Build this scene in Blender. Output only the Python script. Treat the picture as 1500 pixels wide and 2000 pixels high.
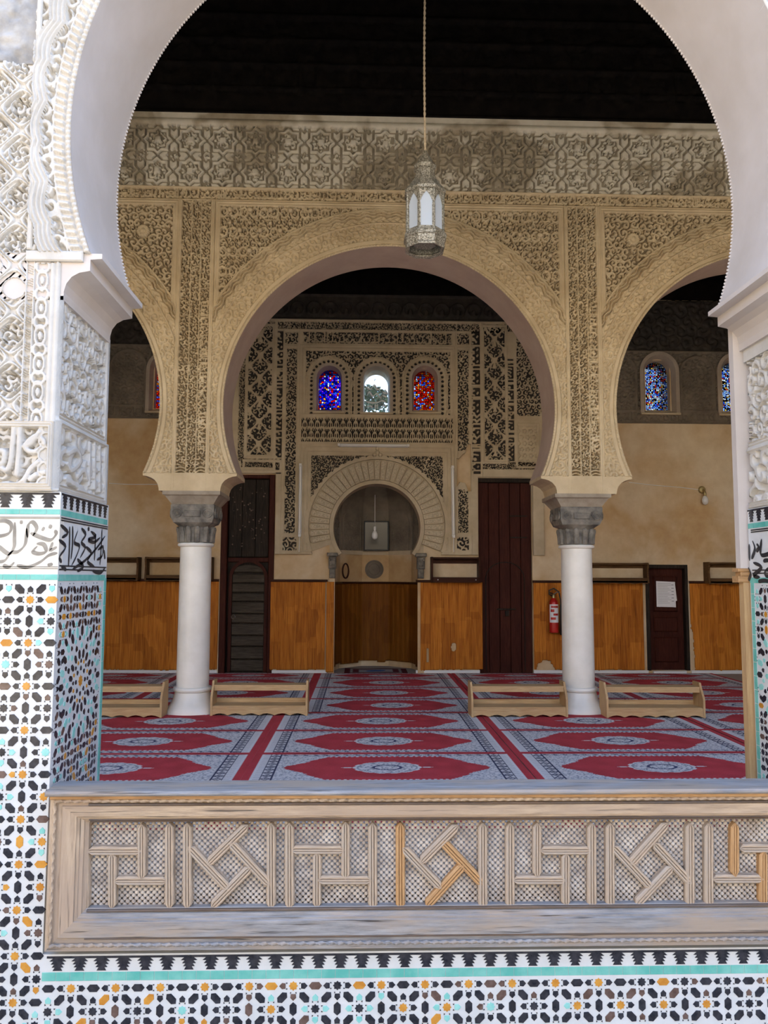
import bpy, math, random
import numpy as np
from mathutils import Matrix, Vector

for o in list(bpy.data.objects):
    bpy.data.objects.remove(o)
SC = bpy.context.scene
COL = SC.collection
PI = math.pi
random.seed(7)

# ------------------------------------------------------------------ camera
F, CAMZ = 1500.0, 1.5
PSI, TH, ROLL = math.atan(44 / 1500), math.atan(128 / 1500), 0.004
RM = (Matrix.Rotation(-PSI, 3, 'Z') @ Matrix.Rotation(PI / 2 + TH, 3, 'X') @ Matrix.Rotation(ROLL, 3, 'Z'))
cam = bpy.data.cameras.new('camera')
cam.sensor_fit = 'VERTICAL'
cam.sensor_height = 36.0
cam.lens = F / 2000 * 36.0
cam.clip_end = 200
camo = bpy.data.objects.new('camera', cam)
camo.matrix_world = Matrix.Translation((0, 0, CAMZ)) @ RM.to_4x4()
COL.objects.link(camo)
SC.camera = camo

# ------------------------------------------------------------------ light
w = bpy.data.worlds.new('sky')
SC.world = w
w.use_nodes = True
nt = w.node_tree
bg = nt.nodes['Background']
sky = nt.nodes.new('ShaderNodeTexSky')
sky.sky_type = 'NISHITA'
sky.sun_disc = False
sky.sun_elevation = math.radians(52)
sky.sun_rotation = math.radians(40)
sky.air_density = 1.0
sky.dust_density = 0.6
nt.links.new(sky.outputs[0], bg.inputs[0])
bg.inputs[1].default_value = 0.30
sun = bpy.data.lights.new('sun', 'SUN')
sun.energy = 9.0
sun.angle = math.radians(0.6)
sun.color = (1.0, 0.93, 0.82)
suno = bpy.data.objects.new('sun', sun)
# from the right and behind the hall: the court wall on the left and the far court wall stand in the sun
sd = Vector((0.55, 0.75, 1.15)).normalized()
suno.rotation_euler = sd.to_track_quat('Z', 'Y').to_euler()
COL.objects.link(suno)
SC.view_settings.view_transform = 'Standard'
SC.view_settings.look = 'None'
SC.view_settings.gamma = 1.0
SC.view_settings.use_curve_mapping = False
SC.view_settings.exposure = 1.84
try:
    SC.cycles.use_denoising = True
    SC.cycles.max_bounces = 7
    SC.cycles.diffuse_bounces = 4
    SC.cycles.glossy_bounces = 2
    SC.cycles.transmission_bounces = 3
    SC.cycles.adaptive_threshold = 0.035
    SC.cycles.sample_clamp_indirect = 8.0
except Exception:
    pass


# ------------------------------------------------------------------ pixel -> point on a plane of the place
def P(x, y, Y=None, Z=None, X=None):
    d = RM @ Vector((x - 750, 1000 - y, -F))
    t = Y / d.y if Y is not None else ((Z - CAMZ) / d.z if Z is not None else X / d.x)
    return Vector((0, 0, CAMZ)) + d * t


# ------------------------------------------------------------------ numpy helpers
def frac(a): return a - np.floor(a)
def hsh(i, j, s=0.0): return frac(np.sin(i * 127.1 + j * 311.7 + s * 74.7) * 43758.5453)
def sm(a, b, x):
    t = np.clip((x - a) / (b - a), 0, 1)
    return t * t * (3 - 2 * t)
def vnoise(x, y, s=0.0):
    i, j = np.floor(x), np.floor(y)
    fx, fy = x - i, y - j
    fx, fy = fx * fx * (3 - 2 * fx), fy * fy * (3 - 2 * fy)
    a, b, c, d = hsh(i, j, s), hsh(i + 1, j, s), hsh(i, j + 1, s), hsh(i + 1, j + 1, s)
    return a + (b - a) * fx + (c - a) * fy + (a - b - c + d) * fx * fy
def scroll(u, v, s, seed=0.0, k=2.2, warp=0.25):
    u = u + warp * s * (vnoise(u / s * 1.3, v / s * 1.3, seed) - .5)
    v = v + warp * s * (vnoise(u / s * 1.3 + 9, v / s * 1.3, seed + 3) - .5)
    hh = s * .866
    best = np.full(u.shape, 1e9); bx = np.zeros(u.shape); by = bx.copy(); bh = bx.copy()
    j0 = np.floor(v / hh + .5)
    for dj in (-1, 0, 1):
        j = j0 + dj
        off = .5 * s * (np.mod(j, 2))
        i0 = np.floor((u - off) / s + .5)
        for di in (-1, 0, 1):
            i = i0 + di
            h1, h2 = hsh(i, j, seed), hsh(i, j, seed + 5)
            dx = u - (i * s + off + (h1 - .5) * .35 * s)
            dy = v - (j * hh + (h2 - .5) * .35 * s)
            d = dx * dx + dy * dy
            m = d < best
            best = np.where(m, d, best); bx = np.where(m, dx, bx); by = np.where(m, dy, by); bh = np.where(m, h1 * 7.3 + h2 * 3, bh)
    r = np.sqrt(best)
    sg = np.where(frac(bh * 5.7) > .5, 1., -1.)
    return np.sin(sg * np.arctan2(by, bx) + 2 * PI * k * r / s + 6.28 * frac(bh))
def seg_d(u, v, a, b):
    ax, ay = a; bx, by = b
    dx, dy = bx - ax, by - ay
    L = dx * dx + dy * dy + 1e-12
    t = np.clip(((u - ax) * dx + (v - ay) * dy) / L, 0, 1)
    return np.hypot(u - ax - t * dx, v - ay - t * dy)
def arc_pts(cx, cy, r, a0, a1, n=8, ry=None):
    ry = r if ry is None else ry
    return [(cx + r * math.cos(a0 + (a1 - a0) * i / n), cy + ry * math.sin(a0 + (a1 - a0) * i / n)) for i in range(n + 1)]
def letter_strokes(L, rng):
    """strokes of a running carved inscription, unit band height"""
    out = []; s = .1
    while s < L - .3:
        g = rng.choice('aallbbodkn')
        if g == 'a':
            out.append([(s, .12), (s + .02, .95)]); s += .24
        elif g == 'l':
            out.append([(s + .25, .95), (s + .24, .3), (s + .12, .12), (s - .05, .16)]); s += .42
        elif g == 'b':
            out.append(arc_pts(s + .25, .38, .25, PI, 2 * PI, 8, .28)); out.append([(s + .2, .72), (s + .3, .78)]); s += .66
        elif g == 'o':
            out.append(arc_pts(s + .13, .42, .12, 0, 2 * PI, 10)); out.append([(s + .24, .38), (s + .18, .12), (s, .05)]); s += .4
        elif g == 'd':
            out.append([(s + .2, .75), (s + .28, .3), (s + .2, .15), (s, .15)]); s += .42
        elif g == 'k':
            out.append([(s + .35, .95), (s + .05, .62), (s + .3, .45), (s + .28, .15), (s, .13)]); s += .5
        else:
            out.append(arc_pts(s + .22, .35, .2, 1.1 * PI, 2.15 * PI, 8, .32)); out.append(arc_pts(s + .22, .62, .03, 0, 6.3, 4)); s += .55
    return out
def letters(u, v, hgt, L, seed, th=.065):
    """raised mask of an inscription along u; v across"""
    rng = random.Random(seed)
    U, V = u / hgt, v / hgt
    best = np.full(u.shape, 9.)
    for st in letter_strokes(L / hgt, rng):
        xs = [p[0] for p in st]
        m = (U > min(xs) - .2) & (U < max(xs) + .2)
        if not m.any(): continue
        d = np.full(m.sum(), 9.)
        for a, b in zip(st[:-1], st[1:]):
            d = np.minimum(d, seg_d(U[m], V[m], a, b))
        best[m] = np.minimum(best[m], d)
    return 1 - sm(th * .8, th * 1.5, best)


# ------------------------------------------------------------------ mesh helpers
def link(name, me, mat=None, parent=None):
    o = bpy.data.objects.new(name, me)
    if mat is not None and me is not None and not me.materials:
        me.materials.append(mat)
    COL.objects.link(o)
    if parent is not None:
        o.parent = parent
    return o
def tag(o, label=None, cat=None, group=None, kind=None):
    if label: o['label'] = label
    if cat: o['category'] = cat
    if group: o['group'] = group
    if kind: o['kind'] = kind
    return o
def empty(name, loc=(0, 0, 0), rz=0.0):
    o = bpy.data.objects.new(name, None)
    o.location = loc
    o.rotation_euler = (0, 0, rz)
    o.empty_display_size = .1
    COL.objects.link(o)
    return o
def np_mesh(name, V, Fq, smooth=True, col=None):
    me = bpy.data.meshes.new(name)
    V = np.ascontiguousarray(V, dtype=np.float32); Fq = np.ascontiguousarray(Fq, dtype=np.int32)
    n = len(Fq)
    me.vertices.add(len(V)); me.vertices.foreach_set('co', V.ravel())
    me.loops.add(n * 4); me.loops.foreach_set('vertex_index', Fq.ravel())
    me.polygons.add(n)
    me.polygons.foreach_set('loop_start', np.arange(0, n * 4, 4, dtype=np.int32))
    me.polygons.foreach_set('loop_total', np.full(n, 4, dtype=np.int32))
    me.polygons.foreach_set('use_smooth', np.full(n, smooth, dtype=bool))
    if col is not None:
        at = me.color_attributes.new('Col', 'FLOAT_COLOR', 'POINT')
        c4 = np.ones((len(V), 4), np.float32); c4[:, :3] = col
        at.data.foreach_set('color', c4.ravel())
    me.update(calc_edges=True)
    return me
def grid(name, mat, parent, u, v, hfun, mp, mask=None, col=None, skirt=.07, smooth=True, neg=1.9, pierce=None):
    """height field over u x v; mp(u,v,h) -> x,y,z; mask(u,v) True where the sheet stands"""
    U, V = np.meshgrid(u, v, indexing='ij')
    H = hfun(U, V)
    H0 = H
    H = np.where(H < 0, np.maximum(H * neg, -.056), H)
    X, Y, Z = mp(U, V, H)
    nu, nv = U.shape
    idx = np.arange(nu * nv).reshape(nu, nv)
    q = np.stack([idx[:-1, :-1], idx[1:, :-1], idx[1:, 1:], idx[:-1, 1:]], -1).reshape(-1, 4)
    if mask is not None:
        M = mask(U, V).ravel()
        q = q[M[q].all(1)]
    if pierce is not None:                      # openwork: the sunk ground is left out
        q = q[(H0.ravel()[q] > pierce).sum(1) >= 3]
    VV = np.stack([X, Y, Z], -1).reshape(-1, 3)
    c = col(U, V).reshape(-1, 3) if col is not None else None
    if skirt:
        e = np.concatenate([q[:, [0, 1]], q[:, [1, 2]], q[:, [2, 3]], q[:, [3, 0]]])
        key = np.sort(e, 1); key = key[:, 0].astype(np.int64) * (nu * nv) + key[:, 1]
        _, first, cnt = np.unique(key, return_index=True, return_counts=True)
        be = e[first[cnt == 1]]
        X2, Y2, Z2 = mp(U, V, np.full(U.shape, -skirt))
        V2 = np.stack([X2, Y2, Z2], -1).reshape(-1, 3)
        bv = np.unique(be)
        mpidx = np.zeros(nu * nv, np.int64); mpidx[bv] = np.arange(len(bv)) + len(VV)
        q = np.concatenate([q, np.stack([be[:, 1], be[:, 0], mpidx[be[:, 0]], mpidx[be[:, 1]]], -1)])
        VV = np.concatenate([VV, V2[bv]])
        if c is not None: c = np.concatenate([c, c[bv]])
    used = np.unique(q)
    re = np.zeros(len(VV), np.int64); re[used] = np.arange(len(used))
    me = np_mesh(name, VV[used], re[q], smooth, None if c is None else c[used])
    return link(name, me, mat, parent)
def lin(a, b, step): return np.linspace(a, b, max(2, int(round(abs(b - a) / step)) + 1))
def mp_front(Y0): return lambda u, v, h: (u, Y0 - h, v)
def mp_px(X0): return lambda u, v, h: (X0 + h, u, v)      # a face looking to +x, u runs along y
def mp_nx(X0): return lambda u, v, h: (X0 - h, u, v)
def mp_polar(cx, cz, Y0): return lambda u, v, h: (cx + v * np.cos(u), Y0 - h, cz + v * np.sin(u))


class MB:
    def __init__(s): s.v = []; s.f = []
    def add(s, vs, fs):
        n = len(s.v); s.v += [tuple(p) for p in vs]; s.f += [tuple(i + n for i in f) for f in fs]; return s
    def box(s, x0, x1, y0, y1, z0, z1):
        return s.add([(x0, y0, z0), (x1, y0, z0), (x1, y1, z0), (x0, y1, z0), (x0, y0, z1), (x1, y0, z1), (x1, y1, z1), (x0, y1, z1)],
                     [(0, 3, 2, 1), (4, 5, 6, 7), (0, 1, 5, 4), (1, 2, 6, 5), (2, 3, 7, 6), (3, 0, 4, 7)])
    def bbox(s, x0, x1, y0, y1, z0, z1, b=.004):
        """box with chamfered edges on the front (-y) face"""
        vs = [(x0, y1, z0), (x1, y1, z0), (x1, y1, z1), (x0, y1, z1), (x0, y0 + b, z0), (x1, y0 + b, z0), (x1, y0 + b, z1), (x0, y0 + b, z1),
              (x0 + b, y0, z0 + b), (x1 - b, y0, z0 + b), (x1 - b, y0, z1 - b), (x0 + b, y0, z1 - b)]
        fs = [(0, 3, 2, 1), (8, 9, 10, 11)]
        for i in range(4):
            j = (i + 1) % 4
            fs += [(i, j, 4 + j, 4 + i), (4 + i, 4 + j, 8 + j, 8 + i)]
        return s.add(vs, fs)
    def prism(s, poly, y0, y1, bev=0.0):
        """polygon in xz from y0 (front) to y1; bev shrinks the front rim"""
        n = len(poly)
        cx = sum(p[0] for p in poly) / n; cz = sum(p[1] for p in poly) / n
        vs = [(p[0], y1, p[1]) for p in poly]
        fs = [tuple(range(n - 1, -1, -1))]
        if bev:
            vs += [(p[0], y0 + bev, p[1]) for p in poly]
            for p in poly:
                d = math.hypot(p[0] - cx, p[1] - cz) + 1e-9; k = max(0, 1 - bev / d)
                vs.append((cx + (p[0] - cx) * k, y0, cz + (p[1] - cz) * k))
            lv = 3
        else:
            vs += [(p[0], y0, p[1]) for p in poly]; lv = 2
        for l in range(lv - 1):
            for i in range(n):
                j = (i + 1) % n
                fs.append((l * n + i, l * n + j, (l + 1) * n + j, (l + 1) * n + i))
        fs.append(tuple(range((lv - 1) * n, lv * n)))
        return s.add(vs, fs)
    def prism_x(s, poly, x0, x1):
        """polygon in yz from x0 to x1"""
        n = len(poly)
        vs = [(x0, p[0], p[1]) for p in poly] + [(x1, p[0], p[1]) for p in poly]
        fs = [tuple(range(n)), tuple(range(2 * n - 1, n - 1, -1))] + [(i, n + i, n + (i + 1) % n, (i + 1) % n) for i in range(n)]
        return s.add(vs, fs)
    def prism_z(s, poly, z0, z1):
        n = len(poly)
        vs = [(p[0], p[1], z0) for p in poly] + [(p[0], p[1], z1) for p in poly]
        fs = [tuple(range(n - 1, -1, -1)), tuple(range(n, 2 * n))] + [(i, (i + 1) % n, n + (i + 1) % n, n + i) for i in range(n)]
        return s.add(vs, fs)
    def rings(s, rs, close=True, cap=True):
        """list of rings (same count) skinned"""
        n = len(rs[0]); vs = [p for r in rs for p in r]; fs = []
        for l in range(len(rs) - 1):
            for i in range(n if close else n - 1):
                j = (i + 1) % n
                fs.append((l * n + i, l * n + j, (l + 1) * n + j, (l + 1) * n + i))
        if cap and close:
            fs.append(tuple(range(n - 1, -1, -1))); fs.append(tuple(range((len(rs) - 1) * n, len(rs) * n)))
        return s.add(vs, fs)
    def lathe(s, prof, c=(0, 0, 0), n=32, a0=0.0, sq=0.0, cap=True):
        rs = []
        for it in prof:
            r, z = it[0], it[1]; q = it[2] if len(it) > 2 else sq
            ring = []
            for i in range(n):
                a = a0 + 2 * PI * i / n
                ca, sa = math.cos(a), math.sin(a)
                k = (1 - q) + q / max(abs(ca), abs(sa))
                ring.append((c[0] + r * k * ca, c[1] + r * k * sa, c[2] + z))
            rs.append(ring)
        return s.rings(rs, True, cap)
    def tube(s, pts, r, n=8, cap=True):
        pts = [Vector(p) for p in pts]
        rs = []; up = None
        for i, p in enumerate(pts):
            t = (pts[min(i + 1, len(pts) - 1)] - pts[max(i - 1, 0)]).normalized()
            if up is None:
                up = Vector((0, 0, 1)) if abs(t.z) < .9 else Vector((1, 0, 0))
            a = t.cross(up).normalized(); b = a.cross(t).normalized(); up = b
            rr = r[i] if isinstance(r, (list, tuple)) else r
            rs.append([p + a * (rr * math.cos(2 * PI * k / n)) + b * (rr * math.sin(2 * PI * k / n)) for k in range(n)])
        return s.rings(rs, True, cap)
    def sphere(s, c, r, n=10, m=6, sz=1.0):
        rs = []
        for j in range(1, m):
            a = -PI / 2 + PI * j / m
            rs.append([(c[0] + r * math.cos(a) * math.cos(2 * PI * i / n), c[1] + r * math.cos(a) * math.sin(2 * PI * i / n), c[2] + r * sz * math.sin(a)) for i in range(n)])
        return s.rings(rs)
    def mesh(s, name, smooth=False, angle=None):
        me = bpy.data.meshes.new(name)
        me.from_pydata(s.v, [], s.f)
        if smooth:
            me.polygons.foreach_set('use_smooth', [True] * len(me.polygons))
            if angle is not None:
                me.update()
                try: me.set_sharp_from_angle(angle=angle)
                except Exception: pass
        me.update()
        return me
    def build(s, name, mat, parent=None, smooth=False, angle=.7):
        return link(name, s.mesh(name, smooth, angle), mat, parent)


# ------------------------------------------------------------------ materials
class NT:
    def __init__(s, name):
        s.m = bpy.data.materials.new(name); s.m.use_nodes = True
        s.t = s.m.node_tree; s.b = s.t.nodes['Principled BSDF']; s.out = s.t.nodes['Material Output']
    def n(s, ty, **kw):
        nd = s.t.nodes.new('ShaderNode' + ty)
        for k, v in kw.items(): setattr(nd, k, v)
        return nd
    def l(s, a, b): s.t.links.new(a, b)
    def coord(s, kind='pos', scale=(1, 1, 1), rot=(0, 0, 0)):
        mp = s.n('Mapping')
        if kind == 'pos': s.l(s.n('NewGeometry').outputs['Position'], mp.inputs[0])
        else: s.l(s.n('TexCoord').outputs['Object'], mp.inputs[0])
        mp.inputs['Scale'].default_value = scale; mp.inputs['Rotation'].default_value = rot
        return mp.outputs[0]
    def noise(s, co, scale=5, detail=4, rough=.6, dist=0.0):
        nd = s.n('TexNoise'); s.l(co, nd.inputs['Vector'])
        nd.inputs['Scale'].default_value = scale; nd.inputs['Detail'].default_value = detail
        nd.inputs['Roughness'].default_value = rough; nd.inputs['Distortion'].default_value = dist
        return nd.outputs['Fac']
    def ramp(s, fac, stops):
        r = s.n('ValToRGB'); s.l(fac, r.inputs[0])
        el = r.color_ramp.elements
        while len(el) < len(stops): el.new(.5)
        for e, (p, c) in zip(el, stops):
            e.position = p; e.color = (*c, 1) if len(c) == 3 else c
        return r.outputs[0]
    def mix(s, fac, a, b, mode='MIX'):
        m = s.n('MixRGB', blend_type=mode)
        for i, x in ((0, fac), (1, a), (2, b)):
            if hasattr(x, 'is_linked') or hasattr(x, 'links'): s.l(x, m.inputs[i])
            elif i == 0: m.inputs[0].default_value = x
            else: m.inputs[i].default_value = (*x, 1)
        return m.outputs[0]
    def bump(s, h, strength=.3, dist=.01):
        b = s.n('Bump'); s.l(h, b.inputs['Height']); b.inputs['Strength'].default_value = strength; b.inputs['Distance'].default_value = dist
        s.l(b.outputs[0], s.b.inputs['Normal'])
    def color(s, c):
        if hasattr(c, 'links'): s.l(c, s.b.inputs['Base Color'])
        else: s.b.inputs['Base Color'].default_value = (*c, 1)
    def rough(s, r): s.b.inputs['Roughness'].default_value = r
def simple(name, c1, c2=None, rough=.6, scale=6, bump=0.0, bscale=40, metal=0.0, spec=None, coord='pos', stretch=(1, 1, 1), lo=.35, hi=.7):
    t = NT(name)
    if c2 is None: t.color(c1)
    else:
        co = t.coord(coord, stretch)
        t.color(t.ramp(t.noise(co, scale), [(lo, c1), (hi, c2)]))
    if bump:
        t.bump(t.noise(t.coord(coord, stretch), bscale, 3), bump, .01)
    t.rough(rough); t.b.inputs['Metallic'].default_value = metal
    if spec is not None: t.b.inputs['Specular IOR Level'].default_value = spec
    return t.m
def wood(name, c1, c2, c3, axis='x', coord='obj', rough=.7, fine=60, bump=.4, patch=1.5, weather=None):
    t = NT(name)
    st = {'x': (.08, 1, 1), 'y': (1, .08, 1), 'z': (1, 1, .08)}[axis]
    co = t.coord(coord, st)
    grain = t.noise(co, fine, 6, .7)
    base = t.ramp(grain, [(.3, c1), (.55, c2), (.75, c3)])
    big = t.noise(t.coord(coord, tuple(.35 if k == .08 else 1 for k in st)), patch * 2, 3)
    col = t.mix(t.ramp(big, [(.4, (0, 0, 0)), (.7, (1, 1, 1))]), base, t.mix(.5, base, c1))
    if weather:         # patches of other-coloured old timber and dark drying cracks
        w1 = t.noise(t.coord(coord, tuple(.5 if k == .08 else 2.5 for k in st)), 3.0, 5, .6)
        col = t.mix(t.ramp(w1, [(.44, (0, 0, 0)), (.60, (1, 1, 1))]), col, t.mix(.75, col, weather))
        ck = t.noise(t.coord(coord, tuple(.035 if k == .08 else 1 for k in st)), 75, 3, .6)
        col = t.mix(t.ramp(ck, [(.30, (.85, .85, .85)), (.40, (0, 0, 0))]), col, (.035, .028, .022))
    t.color(col)
    t.bump(grain, bump, .004); t.rough(rough)
    if coord == 'pos': t.b.inputs['Specular IOR Level'].default_value = .07
    return t.m
M = {}
M['stucco_front'] = simple('stucco_front', (.50, .47, .42), (.62, .59, .54), .85, 5, .25, 60)
M['soffit_front'] = simple('soffit_front', (.54, .48, .43), (.62, .56, .52), .8, 2.5, .08, 30)
M['stucco_inner'] = simple('stucco_inner', (.53, .41, .245), (.68, .55, .35), .85, 3.5, .25, 70)
M['soffit_inner'] = simple('soffit_inner', (.47, .35, .28), (.56, .44, .35), .8, 3, .1, 30)
M['stucco_back'] = simple('stucco_back', (.45, .365, .24), (.59, .495, .345), .85, 3, .2, 60)
M['dark_ground'] = simple('dark_ground', (.022, .018, .015), (.05, .04, .03), .85, 9)
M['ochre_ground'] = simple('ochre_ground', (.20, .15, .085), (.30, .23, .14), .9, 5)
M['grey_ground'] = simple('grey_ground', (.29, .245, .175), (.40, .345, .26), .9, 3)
M['stucco_worn'] = simple('stucco_worn', (.22, .21, .20), (.46, .44, .41), .9, 6, .5, 30)
M['reed_mat_dark'] = None
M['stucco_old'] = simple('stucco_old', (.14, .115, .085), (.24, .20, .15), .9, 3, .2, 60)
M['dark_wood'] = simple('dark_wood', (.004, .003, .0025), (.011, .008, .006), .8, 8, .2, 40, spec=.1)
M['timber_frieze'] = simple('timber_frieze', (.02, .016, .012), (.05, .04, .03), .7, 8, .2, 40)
M['marble'] = simple('marble', (.78, .75, .67), (.89, .86, .79), .35, 3.5, .04, 20)
M['court_marble'] = simple('court_marble', (.36, .32, .26), (.44, .40, .33), .6, 1.2)
M['court_wall'] = simple('court_wall', (.50, .41, .29), (.58, .49, .36), .8, .8)
M['stone_capital'] = simple('stone_capital', (.10, .09, .075), (.29, .26, .21), .75, 9, .3, 60)
M['stone_abacus'] = simple('stone_abacus', (.27, .22, .16), (.40, .34, .26), .8, 7, .3, 60)
M['white_tile'] = simple('white_tile', (.60, .615, .61), (.68, .69, .685), .22, 9)
M['black_tile'] = simple('black_tile', (.012, .012, .018), (.05, .05, .06), .18, 25, lo=.4, hi=.8)
M['brown_tile'] = simple('brown_tile', (.09, .05, .035), (.17, .11, .09), .2, 25)
M['orange_tile'] = simple('orange_tile', (.50, .20, .02), (.66, .33, .05), .2, 18)
M['turquoise_tile'] = simple('turquoise_tile', (.20, .55, .50), (.35, .68, .62), .2, 14)
M['teal_tile'] = simple('teal_tile', (.10, .42, .36), (.22, .55, .48), .22, 9)
M['cream_tile'] = simple('cream_tile', (.66, .62, .54), (.74, .71, .64), .35, 9)
M['ink'] = simple('ink', (.018, .018, .022), (.04, .04, .04), .45, 20)
M['mortar'] = simple('mortar', (.55, .55, .52), None, .8)
M['pine'] = wood('pine', (.42, .25, .11), (.56, .38, .19), (.66, .48, .27), 'x')
M['pine_z'] = wood('pine_z', (.42, .25, .11), (.56, .38, .19), (.66, .48, .27), 'z')
M['grey_wood'] = wood('grey_wood', (.16, .155, .155), (.30, .29, .285), (.42, .40, .39), 'x', patch=2, weather=(.37, .28, .20))
M['tan_wood'] = wood('tan_wood', (.27, .195, .135), (.52, .395, .27), (.66, .53, .39), 'x', patch=2, weather=(.40, .30, .22))
M['slat_wood'] = wood('slat_wood', (.25, .185, .135), (.50, .385, .275), (.64, .53, .41), 'x', patch=4, weather=(.40, .34, .28))
M['orange_wood'] = wood('orange_wood', (.28, .15, .06), (.52, .30, .13), (.62, .40, .20), 'x', patch=4)
M['moulding_wood'] = wood('moulding_wood', (.07, .045, .03), (.17, .11, .07), (.27, .18, .12), 'x', patch=3, weather=(.12, .10, .09))
M['lattice_wood'] = simple('lattice_wood', (.36, .30, .25), (.62, .55, .47), .8, 14, .2, 80)
M['door_brown'] = wood('door_brown', (.028, .007, .005), (.062, .017, .011), (.10, .03, .018), 'z', coord='pos', rough=.5)
M['door_dark'] = wood('door_dark', (.012, .010, .008), (.035, .026, .02), (.07, .055, .04), 'z', coord='pos', rough=.55)
M['wicket_wood'] = wood('wicket_wood', (.03, .025, .018), (.075, .06, .045), (.13, .105, .08), 'x', coord='pos', rough=.6)
M['rail_brown'] = wood('rail_brown', (.03, .01, .006), (.06, .022, .012), (.09, .035, .02), 'x', coord='pos', rough=.45)
M['shelf_brown'] = wood('shelf_brown', (.07, .035, .015), (.13, .07, .03), (.20, .11, .05), 'x', coord='pos', rough=.55)
M['red_paint'] = simple('red_paint', (.48, .015, .012), None, .3)
M['black_rubber'] = simple('black_rubber', (.012, .012, .012), None, .5)
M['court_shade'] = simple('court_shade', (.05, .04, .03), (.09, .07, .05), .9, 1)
M['white_paint'] = simple('white_paint', (.75, .75, .74), None, .4)
M['paper'] = simple('paper', (.80, .80, .82), None, .7)
M['print'] = simple('print', (.25, .25, .28), None, .8)
M['steel'] = simple('steel', (.55, .55, .55), None, .3, metal=1.0)
M['brass'] = simple('brass', (.42, .34, .16), None, .4, metal=.8)
M['glass_bulb'] = simple('glass_bulb', (.78, .78, .76), None, .1)
M['lantern_metal'] = simple('lantern_metal', (.13, .115, .08), (.50, .46, .37), .4, 95, .6, 90, metal=.3, lo=.42, hi=.58)
M['cord'] = simple('cord', (.45, .36, .24), (.6, .5, .36), .8, 60)
M['leaf'] = simple('leaf', (.02, .045, .02), (.05, .10, .03), .7, 4)
M['bark'] = simple('bark', (.06, .045, .03), (.12, .09, .06), .9, 9)

def mk_frieze():
    t = NT('stucco_frieze')
    co = t.coord('pos')
    patch = t.ramp(t.noise(co, 1.15, 3, .55, .4), [(.47, (0, 0, 0)), (.52, (1, 1, 1))])
    fine = t.noise(co, 7, 4)
    a = t.ramp(fine, [(.3, (.33, .27, .18)), (.7, (.47, .40, .28))])
    b = t.ramp(fine, [(.3, (.62, .56, .43)), (.7, (.72, .66, .53))])
    t.color(t.mix(patch, a, b)); t.rough(.85)
    return t.m
M['stucco_frieze'] = mk_frieze()
def mk_wall_tan():
    t = NT('wall_tan')
    co = t.coord('pos')
    big = t.ramp(t.noise(co, .8, 4, .55, .3), [(.40, (0, 0, 0)), (.60, (1, 1, 1))])
    fine = t.noise(co, 5, 5, .65)
    a = t.ramp(fine, [(.3, (.48, .30, .135)), (.7, (.59, .41, .21))])
    b = t.ramp(fine, [(.3, (.63, .50, .33)), (.7, (.74, .62, .44))])
    t.color(t.mix(big, a, b)); t.rough(.8)
    t.bump(t.noise(co, 25, 4), .12, .01)
    return t.m
M['wall_tan'] = mk_wall_tan()
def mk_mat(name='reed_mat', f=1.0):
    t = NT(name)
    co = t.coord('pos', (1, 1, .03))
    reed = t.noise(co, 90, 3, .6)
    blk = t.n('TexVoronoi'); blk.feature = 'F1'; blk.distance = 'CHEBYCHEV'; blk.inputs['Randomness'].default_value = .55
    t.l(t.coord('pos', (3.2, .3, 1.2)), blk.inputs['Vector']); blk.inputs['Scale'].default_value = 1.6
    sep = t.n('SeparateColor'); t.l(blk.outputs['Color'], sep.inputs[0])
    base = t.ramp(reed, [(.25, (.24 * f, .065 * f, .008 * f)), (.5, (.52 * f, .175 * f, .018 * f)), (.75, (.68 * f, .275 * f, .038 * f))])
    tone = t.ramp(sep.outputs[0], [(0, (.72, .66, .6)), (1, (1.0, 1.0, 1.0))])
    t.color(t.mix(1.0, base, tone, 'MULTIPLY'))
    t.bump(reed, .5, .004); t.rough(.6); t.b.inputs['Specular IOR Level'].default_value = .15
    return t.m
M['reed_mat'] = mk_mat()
M['reed_mat_dark'] = mk_mat('reed_mat_dark', .42)  # same reed mat in a darker tone, for inside the niche
def mk_attr():
    t = NT('carpet')
    a = t.n('VertexColor'); a.layer_name = 'Col'
    f = t.noise(t.coord('pos'), 130, 2)
    t.color(t.mix(.35, a.outputs[0], t.mix(1.0, a.outputs[0], t.ramp(f, [(.3, (.6, .6, .6)), (.7, (1.2, 1.2, 1.2))]), 'MULTIPLY')))
    t.rough(.95); t.b.inputs['Specular IOR Level'].default_value = .1
    t.bump(f, .3, .004)
    return t.m
M['carpet'] = mk_attr()
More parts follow.
